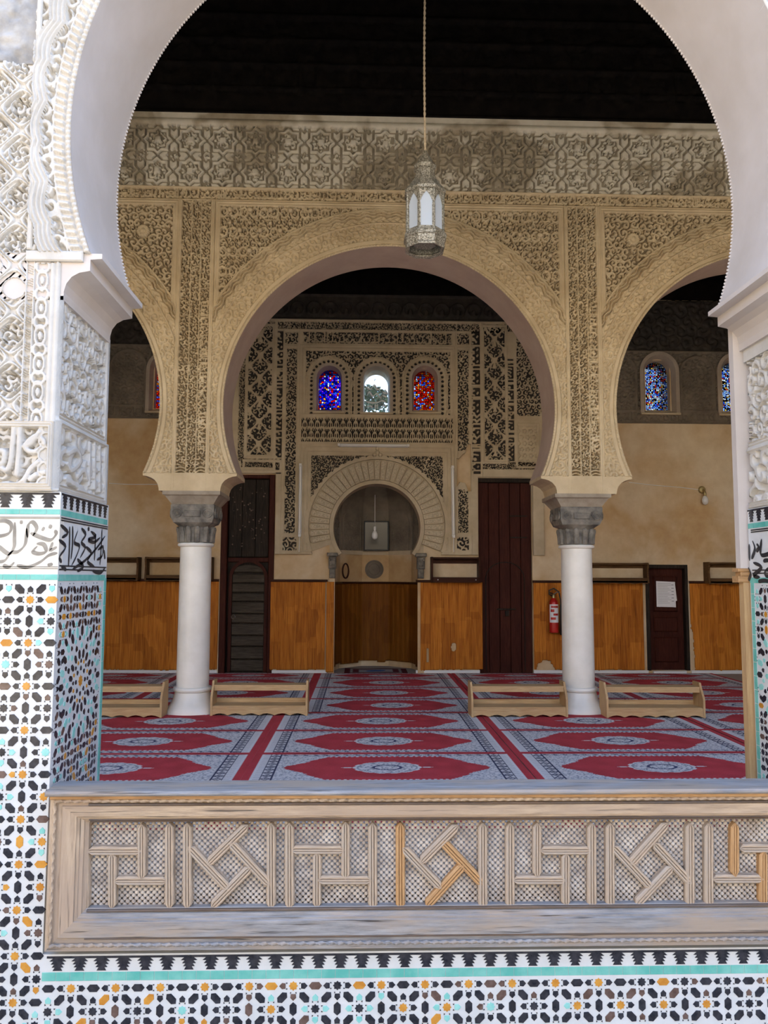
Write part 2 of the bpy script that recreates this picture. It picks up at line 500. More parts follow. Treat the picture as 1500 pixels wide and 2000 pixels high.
def mk_glass(name, stops, scale, dark=(.01, .01, .012), edge=.09):
    t = NT(name)
    co = t.coord('pos')
    v = t.n('TexVoronoi'); t.l(co, v.inputs['Vector']); v.inputs['Scale'].default_value = scale; v.inputs['Randomness'].default_value = .55
    e = t.n('TexVoronoi', feature='DISTANCE_TO_EDGE'); t.l(co, e.inputs['Vector']); e.inputs['Scale'].default_value = scale; e.inputs['Randomness'].default_value = .55
    sep = t.n('SeparateColor'); t.l(v.outputs['Color'], sep.inputs[0])
    c = t.ramp(sep.outputs[0], stops); 
    for nd in t.t.nodes:
        if nd.type == 'VALTORGB': nd.color_ramp.interpolation = 'CONSTANT'
    tr = t.n('BsdfTranslucent'); t.l(c, tr.inputs[0])
    gl = t.n('BsdfTransparent'); t.l(c, gl.inputs[0])
    m1 = t.n('MixShader'); m1.inputs[0].default_value = .45; t.l(tr.outputs[0], m1.inputs[1]); t.l(gl.outputs[0], m1.inputs[2])
    df = t.n('BsdfDiffuse'); df.inputs[0].default_value = (*dark, 1)
    k = t.n('Math', operation='GREATER_THAN'); t.l(e.outputs['Distance'], k.inputs[0]); k.inputs[1].default_value = edge
    m2 = t.n('MixShader'); t.l(k.outputs[0], m2.inputs[0]); t.l(df.outputs[0], m2.inputs[1]); t.l(m1.outputs[0], m2.inputs[2])
    t.l(m2.outputs[0], t.out.inputs[0])
    return t.m
M['glass_blue'] = mk_glass('glass_blue', [(0, (.05, .05, .75)), (.25, (.12, .30, .9)), (.42, (.9, .04, .02)), (.58, (.45, .12, .8)), (.72, (.9, .9, .95)), (.8, (.02, .02, .4)), (.92, (.95, .5, .05))], 32, edge=.12)
M['glass_red'] = mk_glass('glass_red', [(0, (.9, .08, .02)), (.3, (.95, .45, .06)), (.5, (.2, .3, .85)), (.68, (.75, .1, .05)), (.8, (.7, .75, .9)), (.9, (.5, .05, .03))], 32, edge=.12)
M['glass_net'] = mk_glass('glass_net', [(0, (.45, .6, .85)), (.35, (.85, .85, .8)), (.55, (.1, .25, .7)), (.75, (.85, .6, .15)), (.88, (.7, .1, .08))], 38, edge=.17)
def mk_clear():
    t = NT('pane_clear')
    t.b.inputs['Base Color'].default_value = (.9, .96, 1, 1)
    tr = t.n('BsdfTransparent'); tr.inputs[0].default_value = (.88, .94, 1, 1)
    mx = t.n('MixShader'); mx.inputs[0].default_value = .12
    t.rough(.08)
    t.l(tr.outputs[0], mx.inputs[1]); t.l(t.b.outputs[0], mx.inputs[2]); t.l(mx.outputs[0], t.out.inputs[0])
    return t.m
M['pane_clear'] = mk_clear()
def mk_lglass():
    t = NT('lantern_glass')
    t.b.inputs['Base Color'].default_value = (.80, .86, .92, 1); t.rough(.25)
    tr = t.n('BsdfTranslucent'); tr.inputs[0].default_value = (.85, .9, .95, 1)
    mx = t.n('MixShader'); mx.inputs[0].default_value = .55
    t.l(tr.outputs[0], mx.inputs[1]); t.l(t.b.outputs[0], mx.inputs[2]); t.l(mx.outputs[0], t.out.inputs[0])
    return t.m
M['lantern_glass'] = mk_lglass()
def mk_mirror():
    t = NT('mirror'); t.color((.045, .04, .028)); t.rough(.2)
    return t.m
M['mirror'] = mk_mirror()
#==PART2==
# ================================================================== THE SETTING
YF, YFB, CXF, RF, ZF, TIPF = 3.60, 4.28, .375, 1.79, 3.67, 3.04
YM, YMB, CXM, RMID, ZM, TIPM = 8.46, 9.03, .31, 1.85, 3.40, 2.64
YB = 12.20
BAY, BAYF = 4.40, 4.30
XL, XR = CXM - 1.5 * BAY - .1, CXM + 1.5 * BAY + .1
GROUND = -.52

def struct(o): o['kind'] = 'structure'; return o
struct(MB().box(XL - .4, XR + .4, YF + .2, YB + 1.6, -.3, 0).build('floor', simple('floor_screed', (.35, .3, .25), None, .9)))
struct(MB().box(-11, 12, -14, YF + .4, GROUND - .2, GROUND).build('floor_courtyard', M['court_marble']))
struct(MB().box(-11.3, -11, -14, YF + .5, GROUND, 7.5).build('wall_court_left', M['court_wall']))
struct(MB().box(12, 12.3, -14, YF + .5, GROUND, 7.5).build('wall_court_right', M['court_wall']))
wcf = struct(MB().box(-11.3, 12.3, -14.5, -14, 4.6, 8.5).build('wall_court_far', M['court_wall']))
for q in range(6): MB().box(-11.3 + q * 4.5, -10.3 + q * 4.5, -14.5, -14, GROUND, 4.6).build('court_pier', M['court_wall'], wcf)
MB().box(-11.3, 12.3, -17.5, -17.2, GROUND, 4.6).box(-11.3, 12.3, -17.5, -14.5, 4.6, 4.8).build('court_dark_recess', M['court_shade'], wcf)  # unseen dark recess, shaped to cut light reaching the upper niche wall

def arch_bay(cx, cz, R, ztip, hb, ztop, y0, y1, mat, smat, parent, n=80, soff=(0, 0)):
    """wall of one bay: everything of the rectangle that lies outside the horseshoe circle; soffit as its own part"""
    phi = math.asin((cz - ztip) / R)
    m = MB(); inner = []; outer = []
    corner = [math.atan2(ztop - cz, hb), math.atan2(ztop - cz, -hb), math.atan2(ztip - cz, hb), math.atan2(ztip - cz, -hb) + 2 * PI]
    angs = sorted([-phi + (PI + 2 * phi) * i / n for i in range(n + 1)] + [a for a in corner if -phi < a < PI + phi])
    for a in angs:
        c, s = math.cos(a), math.sin(a)
        inner.append((cx + R * c, cz + R * s))
        t = 1e9
        if abs(c) > 1e-9: t = min(t, hb / abs(c))
        if s > 1e-9: t = min(t, (ztop - cz) / s)
        if s < -1e-9: t = min(t, (ztip - cz) / s)
        outer.append((cx + t * c, cz + t * s))
    k = len(angs)
    vs = []
    for y in (y0, y1):
        vs += [(p[0], y, p[1]) for p in inner] + [(p[0], y, p[1]) for p in outer]
    fs = []
    for i in range(k - 1):
        fs.append((i, i + 1, k + i + 1, k + i))
        fs.append((2 * k + i, 3 * k + i, 3 * k + i + 1, 2 * k + i + 1))
        fs.append((k + i, k + i + 1, 3 * k + i + 1, 3 * k + i))
    m.add(vs, fs)
    o = m.build('arch_masonry', mat, parent)
    s = MB()
    s.add([(p[0], y0 - soff[0], p[1]) for p in inner] + [(p[0], y1 + soff[1], p[1]) for p in inner], [(i, i + 1, k + i + 1, k + i) for i in range(k - 1)])
    s.build('arch_soffit', smat, parent, smooth=True, angle=1.0)
    return o

# ------------------------------------------------------------------ wall_middle: inner arcade of three bays on two marble columns
wm = struct(empty('wall_middle', (0, YM, 0)))
wm.location = (0, 0, 0)
WY = YM + .065
for k in (-1, 0, 1):
    arch_bay(CXM + k * BAY, ZM, RMID, TIPM, BAY / 2, 6.74, WY, YMB, M['stucco_inner'], M['soffit_inner'], wm, soff=(.09, .0))
for sx in (-1, 1):
    x0, x1 = sorted((CXM + sx * (1.5 * BAY - .25), CXM + sx * (1.5 * BAY + .2)))
    MB().box(x0, x1, WY, YMB, 0, TIPM).build('end_pier', M['stucco_inner'], wm)
MB().box(XL, XR, YM - .02, YMB, 6.74, 6.80).build('ledge', M['stucco_frieze'], wm)
def impost(pc, y0, y1, mat, parent):
    pr = [(.513, 2.64), (.513, 2.605), (.47, 2.60), (.425, 2.585), (.385, 2.56), (.352, 2.52), (.338, 2.475), (.335, 2.44)]
    poly = [(pc + x, z) for x, z in pr] + [(pc - x, z) for x, z in reversed(pr)]
    return MB().prism(list(reversed(poly)), y0, y1).build('impost', mat, parent)
PIERS = [CXM - BAY / 2, CXM + BAY / 2]
for pc in PIERS:
    impost(pc, YM - .02, YMB, M['stucco_inner'], wm)

def xwide(st): return np.concatenate([lin(XL + .1, -3.42, .024), lin(-3.4, 4.9, st), lin(4.92, XR - .1, .024)])
def ground(mat, x0, x1, z0, z1, mask=None):  # added darker sheet behind the openwork, sets off its recesses
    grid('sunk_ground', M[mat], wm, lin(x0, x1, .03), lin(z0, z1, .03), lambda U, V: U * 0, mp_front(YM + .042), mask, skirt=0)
# frieze of stars and crosses
def starcross(U, V, p, d=.02):
    a = np.mod(U, p) - p / 2; b = np.mod(V, p) - p / 2
    s = p * .36
    sq = np.maximum(np.abs(a), np.abs(b)); di = (np.abs(a) + np.abs(b)) / 1.4142
    e = np.minimum(sq, di) - s                      # <0 inside the eight-pointed star
    a2 = np.mod(U + p / 2, p) - p / 2; b2 = np.mod(V + p / 2, p) - p / 2
    s2 = p * .135
    e2 = np.minimum(np.maximum(np.abs(a2), np.abs(b2)), (np.abs(a2) + np.abs(b2)) / 1.4142) - s2
    sc = sm(-.3, .1, scroll(U, V, p * .2, 3.0, 2.0))
    h = np.zeros(U.shape)
    ins = e < -.05
    h = np.where(ins, -d * (1 - sc) - .002, h)
    core = np.maximum(np.abs(a), np.abs(b)) < p * .09
    h = np.where(core, .012 - .03 * np.hypot(a, b) / p, h)
    h = np.where((np.abs(e) < .011) | ((e > -.05) & (e < -.038)), -.026, h)
    h = np.where(e2 < 0, -d * (1 - sc), h)
    h = np.where(np.abs(e2) < .010, -.024, h)
    return h
def h_frieze(U, V):
    h = starcross(U - .06, V - 5.93 - .0, .372)
    e = np.minimum(V - 5.93, 6.67 - V)
    h = np.where(V > 6.665, .012 + .012 * np.sin((V - 6.665) / .065 * PI), h)
    return h
grid('carved_frieze', M['stucco_frieze'], wm, xwide(.0095), lin(5.93, 6.735, .0095), h_frieze, mp_front(YM), pierce=-.0135)
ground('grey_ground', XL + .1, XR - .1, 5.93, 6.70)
# inscription band under the frieze
def h_inscr(U, V):
    h = -.016 * (1 - letters(U + 7.2, V - 5.80, .105, 14.4, 11, .06))
    h = np.maximum(h, -.016 * (1 - sm(-.2, .2, scroll(U, V, .06, 8, 1.6)) * .55))
    e = np.minimum(V - 5.765, 5.93 - V)
    return np.where(e < .028, .008 * np.sin(e / .028 * 2 * PI) + .004, h)
grid('inscription_band', M['stucco_inner'], wm, xwide(.0085), lin(5.765, 5.93, .0075), h_inscr, mp_front(YM), pierce=-.0105)
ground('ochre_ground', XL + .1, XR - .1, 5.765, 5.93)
# pier panels
def h_pier(pc, seed):
    def f(U, V):
        x = U - pc; ax = np.abs(x)
        sc = sm(-.3, .15, scroll(U, V, .058, seed, 2.0))
        h = -.02 * (1 - sc)
        side = (ax > .062) & (ax < .165)
        L = letters(V - 2.5, np.where(x > 0, x - .062, -x - .062), .10, 3.3, seed, .07)
        low = (V < 4.6) & (V > 2.9)
        h = np.where(side & low & (x > 0), np.maximum(-.022 * (1 - L), h * 1.1 - .004), h)
        h = np.where(side & (V < 2.72), -.02 * (1 - sm(-.2, .2, np.cos(np.hypot(ax - .113, V - 2.6) * 2 * PI / .035))), h)
        mould = ((ax > .045) & (ax < .062))
        h = np.where(mould, .004 + .004 * np.cos((ax - .0535) / .0085 * PI), h)
        e = ax - .158
        h = np.where(e > 0, .014 * np.abs(np.sin(e / .05 * 1.5 * PI)) + .004, h)
        return h
    return f
for i, pc in enumerate(PIERS):
    grid('carved_pier_panel', M['stucco_inner'], wm, lin(pc - .205, pc + .205, .0062), lin(2.44, 5.765, .0068), h_pier(pc, 20 + i), mp_front(YM - .004), pierce=-.0125)
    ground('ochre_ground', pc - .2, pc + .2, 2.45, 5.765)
# spandrels
def h_span(cx, seed, s, ros):
    def f(U, V):
        dx = np.abs(U - cx)
        h = -.024 * (1 - sm(-.35, .1, scroll(U, V, s, seed, 2.1)))
        if seed == 30:
            p = .115
            a = np.mod(U - cx, p) - p / 2; b = np.mod(V, 2 * p) - p
            lobe = np.abs(np.hypot(a, b * .8) - .042) < .009
            h = np.where(lobe, .004, h)
        for (rx, rz) in ros:
            r = np.hypot(U - rx, V - rz); t = np.arctan2(V - rz, U - rx)
            h = np.where(r < .085, .006 + .012 * np.abs(np.cos(9 * t)) * sm(.02, .05, r) - .03 * sm(.06, .085, r), h)
            h = np.where(r < .028, .02 - .3 * r, h)
        e = np.minimum(1.995 - dx, 5.765 - V)
        h = np.where(e < .065, .012 * np.abs(np.sin(e / .065 * 2 * PI)) + .003, h)
        return h
    return f
for k in (-1, 0, 1):
    cx = CXM + k * BAY
    ros = [] if k == 0 else [(cx - k * 1.62 + k * .02, 5.40)]
    ul = lin(cx - 1.995, cx + 1.995, .0062) if k == 0 else (np.concatenate([lin(cx - 1.995, cx + .78, .022), lin(cx + .8, cx + 1.995, .007)]) if k < 0 else np.concatenate([lin(cx - 1.995, cx - .3, .007), lin(cx - .28, cx + 1.995, .022)]))
    grid('carved_spandrel', M['stucco_inner'], wm, ul, lin(3.6, 5.765, .0065), h_span(cx, 30 + k, .062 if k == 0 else .088, ros), mp_front(YM),
         mask=lambda U, V, cx=cx: np.hypot(U - cx, V - ZM) > RMID + .405, pierce=-.0125)
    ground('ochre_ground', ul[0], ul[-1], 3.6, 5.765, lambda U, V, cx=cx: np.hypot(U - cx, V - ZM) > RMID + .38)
bm = MB().sphere((0, 0, 0), .031, 8, 6).mesh('boss', True)
bm.materials.append(M['stucco_inner'])
for j in range(14):
    for i in range(-9, 10):
        x = CXM + (i + .5 * (j % 4 // 2)) * .228
        z = 5.655 - j * .12 - (.035 if j % 2 else 0)
        if abs(x - CXM) < 1.90 and math.hypot(x - CXM, z - ZM) > RMID + .52 and z > 3.7:
            b = link('boss', bm, None, wm); b.location = (x, YM - .022, z)
            if j % 2: b.scale = (.75, .75, .75)
# archivolts
def h_ring(R, seed):
    def f(T, RR):
        d = RR - R; s = T * (R + .2)
        sc = sm(-.3, .1, scroll(s, d, .095, seed, 2.0))
        h = np.full(T.shape, .030)
        rope = .010 * np.sqrt(np.clip(1 - ((d - .014) / .015) ** 2, 0, 1)) * (1.0 + .6 * np.sin(T * R / .034 * 2 * PI + d * 160))
        h = np.where(d < .03, .026 + rope * 1.3, h)
        h = np.where((d > .03) & (d < .036), .006, h)
        h = np.where((d > .075) & (d < .082), .010, h)
        h = np.where((d > .085) & (d < .265), .030 - .030 * (1 - sc), h)
        h = np.where((d > .268) & (d < .28), .040, h)
        br = np.abs(np.sin(s / .075 * PI + np.abs(d - .312) * 60))
        h = np.where((d >= .285) & (d < .34), .0 + .026 * br, h)
        wv = d + .014 * np.sin(s / .16 * 2 * PI) + .005 * np.abs(np.sin(s / .08 * 2 * PI))
        h = np.where(d >= .34, .010 + .024 * np.cos((wv - .34) / .036 * 2 * PI), h)
        h = np.where(d > .435, .012, h)
        return h
    return f
PHM = math.asin((ZM - TIPM) / RMID)
for k in (-1, 0, 1):
    cx = CXM + k * BAY
    if k == 0: th = lin(-PHM, PI + PHM, .0046)
    elif k < 0: th = np.concatenate([lin(-PHM, 1.25, .0046), lin(1.27, PI + PHM, .02)])
    else: th = np.concatenate([lin(-PHM, PI - 1.4, .02), lin(PI - 1.38, PI + PHM, .0046)])
    grid('archivolt', M['stucco_inner'], wm, th, lin(RMID, RMID + .455, .0062), h_ring(RMID, 40 + k), mp_polar(cx, ZM, YM),
         mask=lambda T, R_, : (np.abs(R_ * np.cos(T)) < 1.998) & (ZM + R_ * np.sin(T) > TIPM - .01), skirt=.05)
# dark carved timber above the arcade
def h_timber(U, V):
    p = .62
    a = np.mod(U, p) - p / 2
    z = V - 6.8
    arch = np.abs(np.hypot(a, np.maximum(0, z - .75)) - .2) < .035
    h = np.where((z > .25) & (z < 1.2), np.where(arch, .02, -.01 * (1 - sm(-.2, .2, scroll(U, V, .12, 2, 2)))), .0)
    h = np.where((np.mod(z, .3) < .03), .03, h)
    return h
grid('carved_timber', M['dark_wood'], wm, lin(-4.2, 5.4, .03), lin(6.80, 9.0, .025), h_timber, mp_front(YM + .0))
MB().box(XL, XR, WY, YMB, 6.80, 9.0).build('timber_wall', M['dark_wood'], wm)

# ------------------------------------------------------------------ wall_front: the court arcade
wf = struct(empty('wall_front'))
for k in (-1, 0, 1):
    arch_bay(CXF + k * BAYF, ZF, RF, TIPF, BAYF / 2, 9.0, YF + .08, YFB, M['stucco_front'], M['soffit_front'], wf, soff=(.10, 0))
PF = [CXF - 1.5 * BAYF, CXF - .5 * BAYF, CXF + .5 * BAYF, CXF + 1.5 * BAYF]
for pc in PF:
    MB().box(pc - .27, pc + .27, YF + .08, YFB - .002, GROUND, 2.82).build('pier_core', M['stucco_front'], wf)
    MB().box(pc - .332, pc + .332, YF + .012, YFB - .01, 2.74, 2.90).build('neck_block', M['stucco_front'], wf)
    pr = [(.525, 3.04), (.525, 3.015), (.47, 3.01), (.47, 2.955), (.42, 2.945), (.385, 2.925), (.36, 2.89), (.35, 2.85), (.35, 2.81)]
    poly = [(pc + x, z) for x, z in pr] + [(pc - x, z) for x, z in reversed(pr)]
    MB().prism(list(reversed(poly)), YF - .0, YFB).build('corbel', M['soffit_front'], wf)
PL, PR = PF[1], PF[2]
# saw-toothed bead along the rear rim of the soffit
s = MB()
ph = math.asin((ZF - TIPF) / RF)
nb = 330
for i in range(nb):
    a = -ph + (PI + 2 * ph) * (i + .5) / nb
    c0, s0 = math.cos(a), math.sin(a)
    s.sphere((CXF + (RF - .001) * c0, YFB - .004, ZF + (RF - .001) * s0), .0085, 6, 4)
tag(s.build('bead_rim', M['soffit_front'], wf, True), kind='stuff')
# archivolt of the court arch
def h_ringf(T, RR):
    d = RR - RF; s_ = T * RF
    h = np.full(T.shape, .014)
    bead = np.sqrt(np.clip(1 - ((np.mod(s_, .026) - .013) / .0125) ** 2 - ((d - .014) / .0135) ** 2, 0, 1))
    h = np.where(d < .028, .012 + .014 * bead, h)
    h = np.where((d >= .03) & (d < .036), .0, h)
    br = sm(-.2, .25, np.sin(s_ / .036 * 2 * PI + d * 60))
    h = np.where((d >= .036) & (d < .085), .004 + .016 * br, h)
    sc = sm(-.3, .1, scroll(s_, d, .075, 51, 1.8))
    h = np.where((d >= .092) & (d < .40), .012 - .022 * (1 - sc), h)
    cen = .175 + .022 * np.abs(np.sin(s_ / .19 * PI)) - .02 * np.sin(s_ / .38 * PI) ** 2
    e = d - cen
    h = np.where(np.abs(e) < .045, .022 + .008 * np.cos(e / .022 * 2 * PI), h)
    return h
PHF = math.asin((ZF - TIPF) / RF)
grid('court_archivolt', M['stucco_front'], wf, np.concatenate([lin(-PHF, 2.1, .012), lin(2.104, PI + PHF, .0026)]), lin(RF, RF + .40, .0045), h_ringf, mp_polar(CXF, ZF, YF),
     mask=lambda T, R_: (np.abs(R_ * np.cos(T)) < 1.985) & (ZF + R_ * np.sin(T) > TIPF - .005), skirt=.05)
# carved face of the left pier: interlace panel, framing strips, inscription tablet
def lett_px(px_list, Y=None, X=None):
    out = []
    for st in px_list:
        o = []
        for (cx_, cy_) in st:
            p = P(cx_ * .3, 600 + cy_ * .3, Y=Y, X=X)
            o.append((p.y if X is not None else p.x, p.z))
        out.append(o)
    return out
def crom(pts, n=6):
    if len(pts) < 3: 
        a, b = pts; return [(a[0] + (b[0] - a[0]) * i / n, a[1] + (b[1] - a[1]) * i / n) for i in range(n + 1)]
    q = [pts[0]] + list(pts) + [pts[-1]]; out = []
    for i in range(1, len(q) - 2):
        for j in range(n):
            t = j / n; r = []
            for c in (0, 1):
                p0, p1, p2, p3 = q[i - 1][c], q[i][c], q[i + 1][c], q[i + 2][c]
                r.append(.5 * (2 * p1 + (p2 - p0) * t + (2 * p0 - 5 * p1 + 4 * p2 - p3) * t * t + (3 * p1 - p0 - 3 * p2 + p3) * t ** 3))
            out.append(tuple(r))
    return out + [pts[-1]]
TAB = lett_px([[(95, 775), (85, 900), (72, 1010), (45, 1062), (0, 1040), (-60, 1000)], [(132, 775), (125, 950), (112, 1090)],
               [(165, 905), (205, 860), (250, 838), (290, 885), (250, 935), (195, 940), (165, 905), (205, 885), (270, 800)],
               [(0, 935), (30, 945), (25, 1010), (-20, 1030)], [(262, 1000), (205, 1050), (170, 1110), (130, 1150), (40, 1170)],
               [(300, 1075), (240, 1090), (200, 1120)], [(-60, 790), (-75, 1000), (-140, 1080)], [(-110, 800), (-120, 1010)],
               [(330, 960), (310, 1010), (330, 1060)]], Y=YF)
def h_pierfront(U, V):
    x = U - PL; ax = np.abs(x)
    px_, pz_ = .235, .225
    f = np.cos(2 * PI * x / px_) + np.cos(2 * PI * (V - .05) / pz_)
    sc = sm(-.3, .1, scroll(U, V, .05, 61, 1.8))
    h = -.03 * (1 - sc) - .004
    strap = np.abs(f) < .34
    h = np.where(strap, .010 - .012 * (np.abs(np.abs(f) - .0) < .07), h)
    lens = (np.abs(f) >= .34) & (np.abs(f) < 1.0)
    diag = np.sin((x * np.sign(f) + V) / .042 * 2 * PI)
    h = np.where(lens, -.012 + .012 * sm(-.3, .3, diag), h)
    h = np.where((np.abs(f) >= 1.0) & (np.abs(f) < 1.15), .006, h)
    # worn smooth plaster high up
    wob = 4.02 + .05 * np.sin(x * 30)
    rough = (vnoise(U * 30, V * 30, 4) - .5) * .012 + (vnoise(U * 9, V * 9, 5) - .5) * .02
    h = np.where(V > wob, rough - .004, h)
    # framing strips beside the corbel
    up = V > 2.99
    lash = (ax > .178) & (ax < .208)
    h = np.where(lash & ~up, -.006 + .012 * sm(-.2, .3, np.sin((V + .4 * (ax - .178)) / .012 * 2 * PI)) * (np.mod(V, .062) > .02), h)
    chs = (ax >= .214) & (ax < .285)
    b = np.mod(V, .135) - .0675; a = ax - .25
    drop = np.abs(np.hypot(a / .024, b / .046) - 1) < .24
    drop2 = np.hypot(a / .010, b / .022) < 1
    lobe = np.abs(np.hypot(a / .03, (np.abs(b) - .0675) / .03) - 1) < .25
    h = np.where(chs & ~up, np.where(drop | drop2 | lobe, .010, -.012), h)
    h = np.where(((ax > .170) & (ax < .178)) | ((ax > .208) & (ax < .214)), .008, h)
    h = np.where((ax >= .285) & ~up, .004 + .008 * np.abs(np.sin((ax - .285) / .05 * 2 * PI)), h)
    # tablet
    tb = (V < 2.225)
    e = np.minimum(np.minimum(.335 - ax, V - 1.905), 2.225 - V)
    ht = -.02 + .014 * sm(-.2, .2, scroll(U, V, .06, 66, 1.5))
    for st in TAB:
        pts = crom(st, 5)
        d = np.full(U.shape, 9.)
        m = tb
        dd = np.full(int(m.sum()), 9.)
        for p, q in zip(pts[:-1], pts[1:]): dd = np.minimum(dd, seg_d(U[m], V[m], p, q))
        d[m] = dd
        ht = np.where(d < .013, .012 * np.sqrt(np.clip(1 - (d / .0135) ** 2, 0, 1)) + .002, ht)
    lob = np.abs(np.hypot(np.mod(V, .07) - .035, ax - .30) - .035) < .006
    ht = np.where((ax > .262) & lob, .008, ht)
    ht = np.where(e < .03, .012 + .006 * np.cos(e / .012 * 2 * PI), ht)
    return np.where(tb, ht, h)
grid('carved_pier_face', M['stucco_front'], wf, np.concatenate([lin(PL - .335, PL - .06, .012), lin(PL - .055, PL + .335, .0036)]), lin(1.895, 2.995, .0038), h_pierfront, mp_front(YF))
grid('carved_pier_face', M['stucco_front'], wf, np.concatenate([lin(PL - .172, PL - .06, .012), lin(PL - .055, PL + .172, .0036)]), lin(2.995, 4.0, .0042), h_pierfront, mp_front(YF))
grid('worn_pier_face', M['stucco_worn'], wf, lin(PL - .172, PL + .172, .008), lin(4.0, 6.0, .008), lambda U, V: h_pierfront(U, V + .1), mp_front(YF))
shiftR = lambda U, V: h_pierfront(U - PR + PL, V)
grid('carved_pier_face', M['stucco_front'], wf, lin(PR - .33, PR + .33, .0075), lin(1.895, 2.995, .0075), shiftR, mp_front(YF))
grid('carved_pier_face', M['stucco_front'], wf, lin(PR - .172, PR + .172, .0075), lin(2.995, 4.0, .0075), shiftR, mp_front(YF))
grid('worn_pier_face', M['stucco_worn'], wf, lin(PR - .172, PR + .172, .012), lin(4.0, 6.0, .012), lambda U, V: shiftR(U, V + .1), mp_front(YF))
for pc in (PL, PR):
    for sx in (-1, 1):
        MB().bbox(pc + sx * .185 - .013, pc + sx * .185 + .013, YF - .02, YF + .03, 3.05, 6.0, .006).build('frame_moulding', M['stucco_front'], wf)
MB().bbox(PL + .17, PL + .44, YF - .02, YF + .03, 2.995, 3.045, .006).build('string_course', M['stucco_front'], wf)
# inner faces of the piers
INS = lett_px([[(560, 890), (555, 1150)], [(590, 900), (590, 1180)], [(625, 915), (625, 1200)], [(660, 930), (655, 1230)],
               [(420, 950), (470, 930), (500, 1000), (440, 1060), (410, 1020)], [(400, 1120), (470, 1160), (540, 1220)], [(480, 1100), (520, 1060), (540, 1120)]], X=PL + .335)
def h_pierside(seed, strokes):
    def f(U, V):
        h = -.022 * (1 - sm(-.35, .1, scroll(U, V, .10, seed, 2.1)))
        e = np.minimum(np.minimum(U - YF, YFB - U), np.where(V > 2.24, np.minimum(V - 2.24, 2.84 - V), np.minimum(V - 1.9, 2.235 - V)))
        lo = V < 2.235
        hl = -.024 * (1 - sm(-.3, .2, scroll(U, V, .14, seed + 2, 1.7)))
        for st in strokes:
            pts = crom(st, 4); d = np.full(U.shape, 9.)
            for p, q in zip(pts[:-1], pts[1:]): d = np.minimum(d, seg_d(U, V, p, q))
            hl = np.where(d < .014, .008, hl)
        h = np.where(lo, hl + .012, h)
        h = np.where(e < .03, .006 + .006 * np.cos(e / .015 * 2 * PI) + np.where(lo, .012, 0), h)
        return h
    return f
grid('carved_pier_side', M['stucco_front'], wf, lin(YF, YFB, .006), lin(1.895, 2.83, .0055), h_pierside(71, INS), mp_px(PL + .34))
grid('carved_pier_side', M['stucco_front'], wf, lin(YF, YFB - .03, .006), lin(1.895, 2.83, .0055), h_pierside(75, []), mp_nx(PR - .325))
# plaster jamb and timber post behind the right pier
MB().box(PR - .385, PR + .2, YFB + .003, YFB + .055, 1.56, 3.04).build('plaster_jamb', M['soffit_front'], wf)
pj = MB().box(PR - .372, PR - .28, YFB + .003, YFB + .055, 0, 1.48).build('timber_post', M['pine_z'], wf)
MB().bbox(PR - .40, PR - .27, YFB - .0, YFB + .075, 1.48, 1.515, .004).bbox(PR - .385, PR - .27, YFB + .002, YFB + .065, 1.515, 1.54, .004).bbox(PR - .40, PR - .27, YFB + .0, YFB + .075, 1.54, 1.56, .004).build('post_cap', M['orange_wood'], pj)

# ------------------------------------------------------------------ zellige
TXI, TXR = PL + .375, PR - .345          # tiled inner faces
def slab(name, x0, x1, y0, y1, z0, z1, m='white_tile'): return MB().box(x0, x1, y0, y1, z0, z1).build(name, M[m], wf)
slab('tile_bed', PL - .375, TXI, YF, YFB, GROUND, 1.892)
slab('tile_bed', TXR, PR + .345, YF, YFB - .02, GROUND, 1.892)
SHAPES = {
    'star_tile': [(.105 * (1 if i % 2 == 0 else .74) * math.cos(PI * i / 8), .105 * (1 if i % 2 == 0 else .74) * math.sin(PI * i / 8)) for i in range(16)],
    'hexagon_tile': [(-.15, 0), (-.082, -.08), (.082, -.08), (.15, 0), (.082, .08), (-.082, .08)],
    'pentagon_tile': [(.088, 0), (.022, .068), (-.06, .057), (-.06, -.057), (.022, -.068)],
    'speck_tile': [(.025, 0), (-.016, .018), (-.016, -.018)]}
def zellige(u0, u1, v0, v1, p, ou, ov, seed, turq=None):
    """list of (kind, u, v, angle, colour)"""
    rng = random.Random(seed); out = []
    for i in range(int((u0 - ou) / p) - 2, int((u1 - ou) / p) + 3):
        for j in range(int((v0 - ov) / p) - 2, int((v1 - ov) / p) + 3):
            def put(kind, a, b, ang, col, m):
                u, v = ou + (i + a) * p, ov + (j + b) * p
                if u0 + m * p < u < u1 - m * p and v0 + m * p < v < v1 - m * p: out.append((kind, u, v, ang, col))
            def pc(w_): return rng.choices(['black_tile', 'brown_tile', 'orange_tile', 'turquoise_tile'], w_)[0]
            tq = rng.random() < .28
            for (sx, sy, cw) in ((0, 0, (2, 0, 8, 0)), (.5, .5, (6, 1, 3, 1))):
                put('star_tile', sx, sy, 0, pc(cw), .1)
                tt = tq and sx == .5
                for q in range(4):
                    a = q * PI / 2
                    put('pentagon_tile', sx + .235 * math.cos(a), sy + .235 * math.sin(a), a, 'turquoise_tile' if tt else pc((8, 1.6, .3, .25)), .075)
                for q in range(8):
                    a = q * PI / 4 + PI / 8
                    put('speck_tile', sx + .165 * math.cos(a), sy + .165 * math.sin(a), a, 'black_tile', .03)
            for q in range(4):
                a = PI / 4 + q * PI / 2
                put('hexagon_tile', .353 * math.cos(a), .353 * math.sin(a), a, pc((8, 1.5, 1.2, 0)), .13)
            put('hexagon_tile', .5, 0, 0, pc((6, 1, 2, 0)), .1)
            put('hexagon_tile', 0, .5, PI / 2 , pc((7, 1.5, .5, 0)), .1)
    return out
TM = {}
